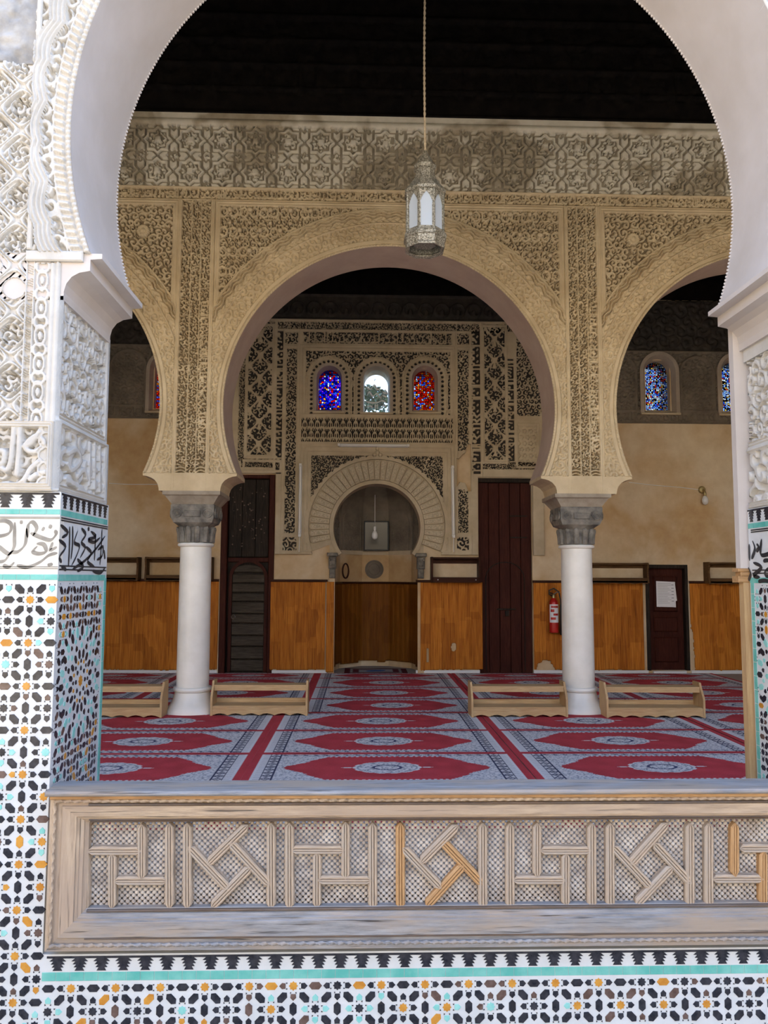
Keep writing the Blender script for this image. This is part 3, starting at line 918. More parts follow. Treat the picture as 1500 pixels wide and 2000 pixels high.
def tile_mesh(kind, col, p):
    k = (kind, col, p)
    if k not in TM:
        TM[k] = MB().prism([(x * p, -z * p) for x, z in SHAPES[kind]], -.0025, .004, .0012).mesh(kind)
        TM[k].materials.append(M[col])
    return TM[k]
ws = struct(empty('wall_sill'))
def lay_front(tiles, p, wf=None):
    specks = MB()
    for kind, u, v, a, c in tiles:
        if kind == 'speck_tile':
            specks.prism([(u + (x * math.cos(a) - z * math.sin(a)) * p, v + (x * math.sin(a) + z * math.cos(a)) * p) for x, z in reversed(SHAPES[kind])], YF - .0015, YF + .002)
            continue
        o = link(kind, tile_mesh(kind, c, p), None, wf)
        o.location = (u, YF, v); o.rotation_euler = (0, -a, 0)
    tag(specks.build('speck_tiles', M['black_tile'], wf), kind='stuff')
ZP = .196
wr = struct(empty('wall_pier_right'))
lay_front(zellige(PL - .12, TXI - .002, GROUND, 1.478, ZP, TXI - .121, .02, 5), ZP, wf)
acc_r = {}
for kind, u, v, a, c in zellige(TXR + .002, PR + .345, GROUND, 1.478, ZP, TXR + .121, .02, 6):
    acc_r.setdefault(c, MB()).prism([(u + (x * math.cos(a) + z * math.sin(a)) * ZP, v + (x * math.sin(a) - z * math.cos(a)) * ZP) for x, z in SHAPES[kind]], YF - .0025, YF + .003)
for c, m_ in acc_r.items(): tag(m_.build('pier_mosaic', M[c], wr), kind='stuff')
SZ0, SZ1 = -.17, -.275
MB().box(TXI, TXR, YF, YF + .25, GROUND, SZ0).build('tile_bed', M['white_tile'], ws)
lay_front(zellige(TXI - .0, TXR, GROUND, -.285, ZP, TXI + .13, -.315, 9), ZP, ws)
# side faces: the same mosaic round a rosette, joined by colour
def lay_side(X, sgn, seed):
    acc = {}
    def emit(poly, c, u, v, a, p):
        m = acc.setdefault(c, MB())
        pts = [(u + (x * math.cos(a) - z * math.sin(a)) * p, v + (x * math.sin(a) + z * math.cos(a)) * p) for x, z in poly]
        n = len(pts)
        vs = [(X + sgn * .002, q[0], q[1]) for q in pts] + [(X - sgn * .002, q[0], q[1]) for q in pts]
        m.add(vs, [tuple(range(n))] + [(i, (i + 1) % n, n + (i + 1) % n, n + i) for i in range(n)])
    cu, cv = (YF + YFB) / 2, .98
    for kind, u, v, a, c in zellige(YF + .012, YFB - .05, .0, 1.475, .165, cu, cv, seed):
        if math.hypot(u - cu, v - cv) < .27: continue
        emit(SHAPES[kind], c, u, v, a, .165)
    emit(SHAPES['star_tile'], 'orange_tile', cu, cv, 0, .28)
    for rr, n, sc_, c1, c2, kind in ((.062, 8, .13, 'black_tile', 'black_tile', 'pentagon_tile'), (.098, 16, .11, 'orange_tile', 'black_tile', 'pentagon_tile'), (.135, 16, .13, 'black_tile', 'black_tile', 'hexagon_tile'),
                               (.176, 16, .16, 'black_tile', 'turquoise_tile', 'pentagon_tile'), (.215, 24, .13, 'turquoise_tile', 'black_tile', 'pentagon_tile'), (.25, 24, .15, 'turquoise_tile', 'black_tile', 'hexagon_tile')):
        for q in range(n):
            a = 2 * PI * q / n + (PI / n if rr in (.135, .215) else 0)
            emit(SHAPES[kind], c1 if q % 2 else c2, cu + rr * math.cos(a), cv + rr * math.sin(a), a, sc_ * 1.28)
    for c, m in acc.items():
        tag(m.build('side_mosaic', M[c], wf), kind='stuff')
    # teal border down the far edge
    tm = MB().box(-.002, .003, -.016, .016, -.036, .036).mesh('border_tile'); tm.materials.append(M['teal_tile'])
    for q in range(18):
        o = link('border_tile', tm, None, wf); o.location = (X, YFB - (.022 if sgn > 0 else .045), .3 + q * .075 - .12)
lay_side(TXI, 1, 31)
lay_side(TXR, -1, 37)
# bands: merlons, teal listel, written frieze
MER = [(-.5, 1), (.5, 1), (.5, .86), (.22, .86), (.38, .66), (.20, .66), (.32, .46), (.16, .46), (.27, .26), (.13, .26), (.22, .04), (-.22, .04), (-.13, .26), (-.27, .26), (-.16, .46), (-.32, .46), (-.20, .66), (-.38, .66), (-.22, .86), (-.5, .86)]
def band_x(x0, x1, zt, zb, pitch, face, par=None):
    wf_ = par or wf
    n = max(1, round((x1 - x0) / pitch)); pw = (x1 - x0) / n
    poly = [(x * pw, z * (zt - zb)) for x, z in MER]
    if face == 'front':
        me = MB().prism(list(reversed(poly)), -.0022, .003).mesh('merlon_tile')
    else:
        me = MB().prism_x(poly, -.0022, .003).mesh('merlon_tile')
    me.materials.append(M['black_tile'])
    for i in range(n):
        o = link('merlon_tile', me, None, wf_)
        c = x0 + (i + .5) * pw
        if face == 'front': o.location = (c, YF, zb)
        elif face == 'pos': o.location = (TXI, c, zb); o.scale = (-1, 1, 1)
        else: o.location = (TXR, c, zb)
def teal_x(x0, x1, zb, zt, face, wtile=.062, par=None):
    wf_ = par or wf
    n = max(1, round((x1 - x0) / wtile)); pw = (x1 - x0) / n
    me = (MB().bbox(-pw / 2 + .0008, pw / 2 - .0008, -.002, .003, zb, zt, .001) if face == 'front' else MB().box(-.002, .002, -pw / 2 + .001, pw / 2 - .001, zb, zt)).mesh('teal_tile')
    me.materials.append(M['teal_tile'])
    for i in range(n):
        o = link('teal_tile', me, None, wf_); c = x0 + (i + .5) * pw
        o.location = (c, YF, 0) if face == 'front' else ((TXI, c, 0) if face == 'pos' else (TXR, c, 0))
band_x(TXI + .02, TXR, -.178, -.242, .0965, 'front', ws); teal_x(TXI - .0, TXR, -.283, -.246, 'front', par=ws)
for xa, xb in ((TXR + .006, TXR + .60),):
    band_x(xa, xb, 1.888, 1.815, .0985, 'front', wr); teal_x(TXR, xb, 1.786, 1.81, 'front', par=wr); teal_x(TXR, xb, 1.483, 1.508, 'front', par=wr)
band_x(TXI - .60, TXI - .006, 1.888, 1.815, .0985, 'front'); teal_x(TXI - .56, TXI, 1.786, 1.81, 'front'); teal_x(TXI - .56, TXI, 1.483, 1.508, 'front')
me_t = MB().bbox(-.014, .014, -.002, .003, -.06, .06, .001).mesh('teal_tile'); me_t.materials.append(M['teal_tile'])
for f_ in ('pos', 'neg'):
    band_x(YF + .01, YFB - .02, 1.888, 1.815, .085, f_); teal_x(YF + .005, YFB - .02, 1.782, 1.81, f_); teal_x(YF + .005, YFB - .02, 1.478, 1.508, f_)
def ribbon(acc, pts, wd, mp, nib=.9):
    pts = crom(pts, 6); n = len(pts); vs = []
    for i, p in enumerate(pts):
        a, b = pts[max(0, i - 1)], pts[min(n - 1, i + 1)]
        tx, ty = b[0] - a[0], b[1] - a[1]; L = math.hypot(tx, ty) + 1e-9
        nx, ny = -ty / L, tx / L
        k = wd * (.38 + .62 * abs(nx * math.cos(nib) + ny * math.sin(nib))) * min(1, .35 + 6 * min(i, n - 1 - i) / n)
        vs += [mp(p[0] + nx * k / 2, p[1] + ny * k / 2), mp(p[0] - nx * k / 2, p[1] - ny * k / 2)]
    acc.add(vs, [(2 * i, 2 * i + 1, 2 * i + 3, 2 * i + 2) for i in range(n - 1)])
S_FRONT = [[(-80, 1400), (-30, 1395), (40, 1392), (75, 1420), (60, 1470), (0, 1490), (-60, 1480)], [(98, 1400), (95, 1500), (92, 1560), (60, 1605), (0, 1565), (-40, 1540)],
           [(180, 1500), (185, 1420), (215, 1400), (240, 1440), (215, 1490)], [(200, 1470), (270, 1500), (330, 1515), (365, 1480), (360, 1450)],
           [(245, 1555), (215, 1590), (255, 1605), (300, 1590), (285, 1545), (240, 1540)], [(110, 1680), (180, 1692), (260, 1660), (320, 1615), (375, 1600)],
           [(175, 1440), (165, 1540), (120, 1590), (70, 1600), (30, 1650), (-40, 1660)], [(318, 1425), (340, 1432)], [(275, 1440), (290, 1448)], [(20, 1680), (60, 1690), (95, 1660)], [(310, 1680), (345, 1672)],
           [(-70, 1560), (-20, 1610), (-60, 1670)], [(345, 1530), (330, 1580), (372, 1560)], [(130, 1400), (150, 1400)]]
S_SIDE = [[(452, 1428), (450, 1560), (443, 1692)], [(471, 1425), (470, 1540), (460, 1640)], [(392, 1418), (440, 1468), (400, 1500)], [(380, 1515), (425, 1560), (385, 1625), (400, 1660)],
          [(505, 1455), (482, 1530), (515, 1555), (495, 1620), (465, 1680)], [(528, 1440), (556, 1480), (528, 1530), (552, 1565), (520, 1630)], [(590, 1460), (622, 1495), (572, 1512), (610, 1530), (650, 1500)],
          [(555, 1560), (592, 1600), (568, 1655), (612, 1690)], [(620, 1475), (617, 1560), (612, 1650)], [(662, 1445), (657, 1560), (648, 1680)], [(635, 1580), (668, 1560), (662, 1620), (628, 1645)],
          [(470, 1705), (550, 1650), (625, 1570), (682, 1490)], [(600, 1715), (650, 1730), (680, 1700)], [(396, 1690), (430, 1710)], [(500, 1640), (540, 1690), (500, 1720)], [(570, 1440), (580, 1448)], [(675, 1580), (682, 1640)]]
slab('cream_tile_panel', PL - .3, TXI + .0008, YF - .0012, YF + .05, 1.53, 1.775, 'cream_tile')
cal = MB()
for st in lett_px(S_FRONT, Y=YF): ribbon(cal, st, .020, lambda a, b: (a, YF - .0022, b))
for z in (1.771, 1.765, 1.541, 1.533): cal.add([(PL - .2, YF - .0022, z), (TXI, YF - .0022, z), (TXI, YF - .0022, z + .004), (PL - .2, YF - .0022, z + .004)], [(0, 1, 2, 3)])
cal.build('calligraphy', simple('pale_ink', (.20, .18, .15), (.34, .31, .26), .5, 12), wf)  # paler ink than the writing on the side faces
cal = MB()
for st in lett_px(S_SIDE, X=TXI): ribbon(cal, st, .021, lambda a, b: (TXI + .0022, a, b))
for z in (1.768, 1.757, 1.545, 1.528): cal.add([(TXI + .002, YF + .01, z), (TXI + .002, YFB - .01, z), (TXI + .002, YFB - .01, z + .007), (TXI + .002, YF + .01, z + .007)], [(0, 1, 2, 3)])
cal.build('calligraphy', M['ink'], wf)
cal = MB()
def c8(st): 
    o = []
    for cx_, cy_ in st:
        p = P(1150 + .325 * cx_, 900 + .325 * cy_, X=TXR); o.append((p.y, p.z))
    return o
S_R = [[(985, 480), (1000, 530), (980, 590)], [(1040, 470), (1035, 560), (1075, 562), (1110, 540)], [(990, 612), (1040, 640), (992, 690), (1030, 700)], [(1050, 602), (1090, 600), (1120, 640)], [(1062, 660), (1100, 650), (1105, 690), (1065, 690), (1062, 660)],
       [(965, 500), (968, 600)], [(1010, 500), (1025, 520), (1008, 545)], [(960, 640), (975, 680), (962, 720)], [(1020, 725), (1060, 720), (1110, 730)], [(1140, 480), (1130, 640)], [(1180, 500), (1190, 560), (1160, 600), (1200, 640)], [(1230, 480), (1225, 680)], [(1150, 660), (1210, 700), (1260, 640)]]
for st in S_R: ribbon(cal, c8(st), .026, lambda a, b: (TXR - .0022, a, b))
for z in (1.768, 1.757, 1.545, 1.528): cal.add([(TXR - .002, YF + .01, z), (TXR - .002, YFB - .05, z), (TXR - .002, YFB - .05, z + .007), (TXR - .002, YF + .01, z + .007)], [(0, 1, 2, 3)])
cal.build('calligraphy', M['ink'], wf)

# ------------------------------------------------------------------ wall_back: the niche wall
wb = struct(empty('wall_back'))
def bx(x0, y0, x1, y1, Y=YB):
    xm, ym = (x0 + x1) / 2, (y0 + y1) / 2
    return P(x0, ym, Y=Y).x, P(xm, y1, Y=Y).z, P(x1, ym, Y=Y).x, P(xm, y0, Y=Y).z
def holed_wall(name, x0, x1, z0, z1, y0, y1, holes, mat, parent):
    xs = sorted({x0, x1, *[h[0] for h in holes], *[h[2] for h in holes]}); zs = sorted({z0, z1, *[h[1] for h in holes], *[h[3] for h in holes]})
    m = MB()
    for a, b in zip(xs[:-1], xs[1:]):
        run = None
        for c, d in list(zip(zs[:-1], zs[1:])) + [(None, None)]:
            solid = c is not None and not any(h[0] - 1e-6 <= a and b <= h[2] + 1e-6 and h[1] - 1e-6 <= c and d <= h[3] + 1e-6 for h in holes)
            if solid: run = (run[0], d) if run else (c, d)
            elif run: m.box(a, b, y0, y1, run[0], run[1]); run = None
    return m.build(name, mat, parent)
MCX = P(736, 1030, Y=YB).x; MCZ = P(736, 1030, Y=YB).z; MR = .69; MTIP = P(664, 1080, Y=YB).z
WIN = [((622, 720, 665, 800), (613, 711, 673, 808), 'glass_blue'), ((712, 720, 759, 806), (704, 711, 767, 810), 'pane_clear'), ((809, 722, 849, 800), (799, 713, 860, 809), 'glass_red'),
       ((1262, 705, 1307, 801), (1247, 690, 1323, 811), 'glass_net'), ((1412, 706, 1457, 803), (1397, 691, 1473, 813), 'glass_net'), ((303, 703, 347, 797), (288, 690, 362, 808), 'glass_red')]
D1, D2, D3 = bx(430, 927, 535, 1312), bx(935, 934, 1040, 1318), bx(1262, 1103, 1345, 1312)
D1 = (D1[0], 0, D1[2], D1[3]); D2 = (D2[0], 0, D2[2], D2[3]); D3 = (D3[0], .05, D3[2], D3[3])
holes = [D1, D2, D3, (MCX - .74, 0, MCX + .74, MCZ + .80)]
WB = []
for g, s_, m_ in WIN:
    G = bx(*g); S = bx(*s_); WB.append((G, S, m_)); holes.append((G[0] - .01, G[1] - .01, G[2] + .01, G[3] + .01))
holed_wall('masonry', XL, XR, 0, 7.2, YB, YB + .40, holes, M['wall_tan'], wb)
MB().box(XL, XR, YB + .40, YB + 2.0, 6.05, 6.2).build('sun_block_slab', M['dark_wood'], wb)  # unseen slab added to keep the sun out of the windows
YR = YB - .06

def apath(cx, zb, hw, zs, n=14, close=True):
    return [(cx - hw, zb)] + [(cx - hw * math.cos(PI * i / n), zs + hw * math.sin(PI * i / n)) for i in range(n + 1)] + [(cx + hw, zb)]
def arch_frame(pin, pout, y0, y1, name, mat, parent, splay=0.0):
    n = len(pin)
    m = MB()
    vs = [(p[0], y0, p[1]) for p in pout] + [(p[0], y0, p[1]) for p in pin] + [(p[0], y1, p[1]) for p in pin] + [(p[0], y1, p[1]) for p in pout]
    fs = []
    for l in range(3):
        for i in range(n - 1): fs.append((l * n + i, l * n + i + 1, (l + 1) * n + i + 1, (l + 1) * n + i))
    for i in range(n - 1): fs.append((3 * n + i, 3 * n + i + 1, i + 1, i))
    return m.add(vs, fs).build(name, mat, parent, True, .5)
for q, (G, S, mt) in enumerate(WB):
    wn = struct(empty('window_%d' % (q + 1), ((G[0] + G[2]) / 2, YB, G[1])))
    wn.location = (0, 0, 0)
    cx, hw = (G[0] + G[2]) / 2, (G[2] - G[0]) / 2
    so = (S[2] - S[0]) / 2
    zs = G[3] - hw
    n = 16
    inner = apath(cx, G[1], hw, zs, n)
    # splayed plaster reveal: wide at the wall face, narrow at the glass
    wide = apath(cx, S[1] + .02, so * .82, zs, n)
    outer = apath(cx, S[1], so, zs, n)
    m = MB(); k = len(inner)
    m.add([(p[0], YR - .035, p[1]) for p in outer] + [(p[0], YR - .035, p[1]) for p in wide] + [(p[0], YB + .06, p[1]) for p in inner] + [(p[0], YB + .40, p[1]) for p in inner] + [(p[0], YB + .0, p[1]) for p in outer],
          [(l * k + i, l * k + i + 1, (l + 1) * k + i + 1, (l + 1) * k + i) for l in range(3) for i in range(k - 1)] + [(i, 4 * k + i, 4 * k + i + 1, i + 1) for i in range(k - 1)])
    m.build('window_frame', simple('reveal_plaster', (.36, .30, .235), (.46, .39, .31), .8, 4), wn, True, .5)
    MB().prism_x([(YR - .05, S[1] - .01), (YB + .08, S[1] - .01), (YB + .08, G[1] + .012), (YR - .05, S[1] + .02)], S[0], S[2]).build('window_sill', M['stucco_back'], wn)
    MB().prism(list(reversed(apath(cx, G[1], hw + .005, zs, n))), YB + .09, YB + .096).build('pane', M[mt], wn)
    if q == 1:
        t = MB()
        zz = G[1]; hh = G[3] - G[1]
        ST = [[(-.9, .62), (-.5, .56), (-.2, .66), (.1, .55), (.4, .62)], [(.5, .50), (.9, .46), (.7, .56)], [(-.75, .42), (-.6, .50), (-.3, .40), (0, .46), (.3, .38), (.6, .45)],
              [(-.9, .28), (-.4, .25), (.1, .26), (.5, .30), (.85, .24)], [(.35, .34), (.5, .42), (.85, .38)], [(-.8, .15), (-.5, .18), (-.3, .13)], [(-.1, .1), (-.08, .22)], [(.08, .1), (.1, .22)], [(.25, .11), (.5, .14), (.6, .2), (.8, .16)], [(-.2, .74), (-.1, .8)]]
        for st in ST: ribbon(t, [(cx + a * hw, zz + b * hh) for a, b in st], .026, lambda a, b: (a, YB + .088, b))
        t.build('glass_lettering', M['white_paint'], wn)

# relief field of the niche wall
def R_(x0, y0, x1, y1): return bx(x0, y0, x1, y1, YR)
def ogee(U, V, w_, h_, sharp=.32):
    f = np.cos(2 * PI * U / w_) + np.cos(2 * PI * V / h_)
    return np.abs(f) < sharp, f
REG = [('lobe', R_(440, 578, 1062, 622)), ('scr', R_(440, 630, 1062, 644), .06), ('ogee', R_(484, 640, 530, 888), .21, .36), ('ogee', R_(947, 640, 987, 897), .20, .36),
       ('let_v', R_(535, 646, 552, 925), 3), ('let_v', R_(920, 646, 938, 925), 4), ('let_v', R_(990, 700, 1004, 900), 5), ('scr', R_(466, 690, 480, 900), .05), ('scr', R_(1010, 650, 1056, 812), .09), ('flower', R_(1013, 832, 1049, 908), .1),
       ('scr', R_(470, 896, 545, 912), .05), ('scr', R_(940, 902, 1050, 916), .05),
       ('let_h', R_(589, 649, 886, 671), 6), ('scr', R_(557, 649, 582, 671), .08), ('scr', R_(893, 650, 917, 673), .08),
       ('scr', R_(556, 680, 578, 1042), .085), ('scr', R_(895, 684, 917, 880), .085), ('scr', R_(895, 956, 915, 1040), .075), ('scr', R_(552, 1050, 578, 1075), .12), ('scr', R_(893, 1050, 916, 1075), .12),
       ('arcade', R_(597, 686, 879, 810)), ('palm', R_(589, 814, 885, 863)), ('scr', R_(607, 890, 866, 1070), .062)]
FRAMES = [(536, 627, 941, 1085), (552, 646, 920, 1085), (586, 646, 888, 674), (586, 676, 888, 812), (592, 682, 884, 812), (556, 676, 580, 1044), (893, 680, 918, 1044), (586, 811, 888, 866), (587, 868, 886, 1080), (594, 875, 880, 1078), (601, 884, 872, 1074), (605, 888, 868, 1072),
          (480, 634, 534, 893), (943, 636, 990, 903), (1010, 828, 1052, 912), (476, 900, 548, 920)]
FR = [R_(*f) for f in FRAMES]
WCX = [(S[0] + S[2]) / 2 for G, S, m_ in WB[:3]]
WZS = [G[3] - (G[2] - G[0]) / 2 for G, S, m_ in WB[:3]]
def h_back(U, V):
    H = np.zeros(U.shape)
    sc_cache = {}
    for r in REG:
        kind, (x0, z0, x1, z1) = r[0], r[1]
        m = (U >= x0) & (U <= x1) & (V >= z0) & (V <= z1)
        if not m.any(): continue
        u, v = U[m] - x0, V[m] - z0; w_, h_ = x1 - x0, z1 - z0
        deep = -.030
        if kind == 'scr': h = deep * (1 - sm(-.3, .15, scroll(u, v, r[2], x0 * 7 + z0, 2.0)))
        elif kind == 'ogee':
            st, f = ogee(u - w_ / 2, v, r[2] * 1.6, r[3], .30)
            st2, f2 = ogee(u - w_ / 2, v + r[3] / 2, r[2] * 1.6, r[3], .14)
            tri = (np.abs(u - w_ / 2) < .05 * (1 - np.mod(v, r[3]) / r[3] * 2)) & (np.mod(v, r[3]) > .05)
            leaf = sm(.1, .4, scroll(u, v, .09, x0, 1.7))
            h = np.where(st | tri, .006, -.034 * (1 - .75 * leaf))
        elif kind == 'lobe':
            p = .26; a = np.mod(u, p) - p / 2
            ring_ = np.abs(np.hypot(a, (v - h_ * .42)) - .105) < .016
            drop = np.hypot(a / .035, (v - h_ * .3) / .06) < 1
            h = np.where(ring_ | drop, .0, -.03)
        elif kind == 'let_v': h = deep * (1 - letters(v, u, w_, h_, r[2], .09))
        elif kind == 'let_h':
            h = deep * (1 - np.maximum(letters(u, v, h_, w_, r[2], .06), .6 * sm(-.1, .3, scroll(u, v, .06, 3, 1.6))))
            h = np.where(np.minimum(u, w_ - u) + .3 * np.abs(v - h_ / 2) < .05, 0, h)
        elif kind == 'flower':
            p = r[2]; jj = np.floor(v / p); a = np.mod(u + .5 * p * np.mod(jj, 2), p) - p / 2; b = np.mod(v, p) - p / 2
            rr = np.hypot(a, b); t = np.arctan2(b, a)
            h = np.where(rr < .03 + .008 * np.cos(5 * t), .0, -.012)
        elif kind == 'palm':
            p = .1015; a = np.mod(u, p) - p / 2
            row = np.mod(v, .17)
            stem = np.abs(a) < .010
            leaf = np.abs(np.hypot(a / .034, (row - .10) / .06) - 1) < .28
            cup = (np.abs(np.abs(a) - .045 + .25 * np.abs(row - .05)) < .008)
            head = np.hypot(a, row - .03) < .019
            h = np.where(stem | leaf | cup | head, .0, -.03)
        else:  # arcade round the three windows
            h = -.028 * (1 - sm(-.2, .2, scroll(u, v, .085, 5, 1.8)))
            for cx, zs in zip(WCX, WZS):
                a = U[m] - cx; b = V[m] - zs
                d = np.where(b > 0, np.hypot(a, b), np.abs(a))
                t = np.where(b > 0, np.arctan2(b, a) * .3, b)
                h = np.where(d < .375, .012 + .004 * np.sin(t / .03 * 2 * PI), h)
                h = np.where(d < .335, -.006, h)
                h = np.where((d < .325) & (d > .245), -.004 - .016 * (np.hypot(np.mod(t, .075) - .0375, d - .285) < .022), h)
        H[m] = h
    for (x0, z0, x1, z1) in FR:
        e = np.maximum(np.maximum(x0 - U, U - x1), np.maximum(z0 - V, V - z1))
        H = np.where(np.abs(e) < .020, np.maximum(.004, .014 * np.cos(e / .016 * PI)), H)
    return H
def mask_back(U, V):
    ok = np.hypot(U - MCX, V - MCZ) > 1.10
    ok &= ~((np.abs(U - MCX) < .76) & (V < MCZ))
    for D in (D1, D2): ok &= ~((U > D[0] - .01) & (U < D[2] + .01) & (V < D[3] + .01))
    for G, S, m_ in WB[:3]: ok &= ~((U > S[0] + .03) & (U < S[2] - .03) & (V > S[1]) & (V < G[3] + .02) & (np.hypot(U - (S[0] + S[2]) / 2, np.maximum(0, V - (G[3] - (G[2] - G[0]) / 2))) < (S[2] - S[0]) / 2 - .02))
    # broken stucco on the right strip
    x0, z0, x1, z1 = R_(888, 885, 925, 950)
    ok &= ~((U > x0 + .035) & (U < x1 - .04) & (V > z0 - .08 + .16 * vnoise(U * 14, U * 0, 3)) & (V < z1 - .12 + .30 * vnoise(U * 11, U * 0, 8)))
    return ok
bb = R_(440, 578, 1060, 1083)
zsp = P(736, 811, Y=YR).z; zlb = P(736, 625, Y=YR).z
grid('carved_niche_wall', M['stucco_back'], wb, lin(bb[0], bb[2], .0075), lin(bb[1], zlb, .0078), h_back, mp_front(YR), mask_back, skirt=.05, pierce=-.017)
for r in REG[1:]:       # the openwork stands on an added dark sheet that deepens its recesses
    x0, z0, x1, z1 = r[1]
    grid('dark_ground', M['dark_ground'], wb, lin(x0 - .01, x1 + .01, .02), lin(z0 - .01, z1 + .01, .02), lambda U, V: U * 0, mp_front(YR + .042), mask_back, skirt=0)
grid('lobed_timber_frieze', M['timber_frieze'], wb, lin(bb[0], bb[2], .0110), lin(zlb, bb[3] + .02, .0110), h_back, mp_front(YR), mask_back, skirt=.055)
MB().box(XL, XR, YB - .05, YB, bb[3] + .02, 6.42).build('timber_lining', M['dark_wood'], wb)
# voussoirs of the niche arch
ring_i = MB()
PHN = math.asin((MCZ - MTIP) / MR)
def ring_mesh(r0, r1, ya, yb, a0, a1, n, name, mat, parent, wav=0.0, nw=0):
    m = MB(); vs = []
    for i in range(n + 1):
        a = a0 + (a1 - a0) * i / n
        rr = r1 + wav * abs(math.sin((a - a0) / (a1 - a0) * PI * nw)) if wav else r1
        c, s = math.cos(a), math.sin(a)
        vs += [(MCX + r0 * c, ya, MCZ + r0 * s), (MCX + rr * c, ya, MCZ + rr * s), (MCX + rr * c, yb, MCZ + rr * s), (MCX + r0 * c, yb, MCZ + r0 * s)]
    fs = [(4 * i + k, 4 * i + (k + 1) % 4, 4 * i + 4 + (k + 1) % 4, 4 * i + 4 + k) for i in range(n) for k in range(4)]
    return m.add(vs, fs).build(name, mat, parent, True, .6)
arch_bay(MCX, MCZ, MR, MTIP, .745, MCZ + .805, YB - .01, YB + .30, M['stucco_back'], M['stucco_back'], wb, n=48)
ring_mesh(MR, MR + .025, YR - .02, YB, -PHN, PI + PHN, 60, 'niche_rim', M['stucco_back'], wb)
ring_mesh(MR + .025, MR + .06, YR - .008, YB, -PHN, PI + PHN, 60, 'niche_rim', M['stucco_back'], wb)
NV = 37
ring_mesh(MR + .06, 1.10, YR + .03, YB, -.36, PI + .36, 148, 'scalloped_rim', M['stucco_back'], wb, .03, NV)
ring_mesh(1.085, 1.125, YR - .012, YB, -.36, PI + .36, 296, 'scalloped_rim', M['stucco_back'], wb, .025, NV)
va = (PI + .72) / NV
r0, r1 = MR + .065, 1.075
hw0, hw1 = r0 * math.tan(va / 2) - .004, r1 * math.tan(va / 2) - .005
pv = [(r0, -hw0), (r0, hw0)] + [(r1 - hw1 + hw1 * math.sin(PI * i / 8), hw1 * math.cos(PI * i / 8)) for i in range(9)]
vm = MB().prism(list(reversed([(x, z) for x, z in pv])), YR - .018, YB - .01, .006)
ins = [(r0 + .03, -hw0 + .012), (r0 + .03, hw0 - .012)] + [(r1 - hw1 - .01 + (hw1 - .014) * math.sin(PI * i / 6), (hw1 - .014) * math.cos(PI * i / 6)) for i in range(7)]
vm2 = MB().prism(list(reversed(ins)), YR - .024, YR - .01, .003).mesh('tracery')
vm2.materials.append(simple('voussoir_inlay', (.40, .34, .23), (.58, .50, .36), .85, 45, lo=.42, hi=.58))
vmm = vm.mesh('voussoir'); vmm.materials.append(M['stucco_back'])
for i in range(NV):
    a = -.36 + va * (i + .5)
    o = link('voussoir', vmm, None, wb); o.location = (MCX, 0, MCZ); o.rotation_euler = (0, -a, 0)
    t = link('tracery', vm2, None, o)
k3 = MB()
for dx, dz, rr in ((-.045, 1.155, .035), (.045, 1.155, .035), (0, 1.19, .04), (0, 1.25, .03)): k3.sphere((MCX + dx, YR - .01, MCZ + dz), rr, 10, 6)
k3.build('knot', M['stucco_back'], wb, True)
for sx in (-1, 1):
    ring_c = P(629 if sx < 0 else 840, 911, Y=YR)
    MB().lathe([(.0, 0), (.052, 0), (.055, -.01), (.045, -.02), (.0, -.024)], (0, 0, 0), 20).build('roundel', M['stucco_back'], wb, True)
    o = COL.objects[-1] if False else bpy.data.objects[wb.children[-1].name]
    o.rotation_euler = (-PI / 2, 0, 0); o.location = (ring_c.x, YR + .0, ring_c.z)
# niche: polygonal apse with half dome
na = struct(empty('wall_niche'))
def apse(s): return [(MCX - .74 * s * math.cos(PI * i / 5), YB + .12 + .98 * s * math.sin(PI * i / 5)) for i in range(6)]
def wall_strip(z0, z1, s, name, mat, parent):
    pts = [(MCX - .74 * s, YB + .0)] + apse(s) + [(MCX + .74 * s, YB + .0)]
    n = len(pts)
    return MB().add([(p[0], p[1], z0) for p in pts] + [(p[0], p[1], z1) for p in pts], [(i, i + 1, n + i + 1, n + i) for i in range(n - 1)]).build(name, mat, parent)
wall_strip(0, 1.95, 1.0, 'apse_wall', M['wall_tan'], na)
wall_strip(1.885, 1.955, .965, 'apse_cornice', M['stucco_back'], na)
u_pts = apse(1.0)
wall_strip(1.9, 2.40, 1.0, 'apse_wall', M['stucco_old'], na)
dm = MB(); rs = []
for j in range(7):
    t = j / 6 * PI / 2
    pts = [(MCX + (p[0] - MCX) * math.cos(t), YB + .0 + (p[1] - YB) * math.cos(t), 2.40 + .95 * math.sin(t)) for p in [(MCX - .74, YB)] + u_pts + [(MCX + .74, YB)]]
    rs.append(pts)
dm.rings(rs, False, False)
dm.build('half_dome', M['stucco_old'], na)
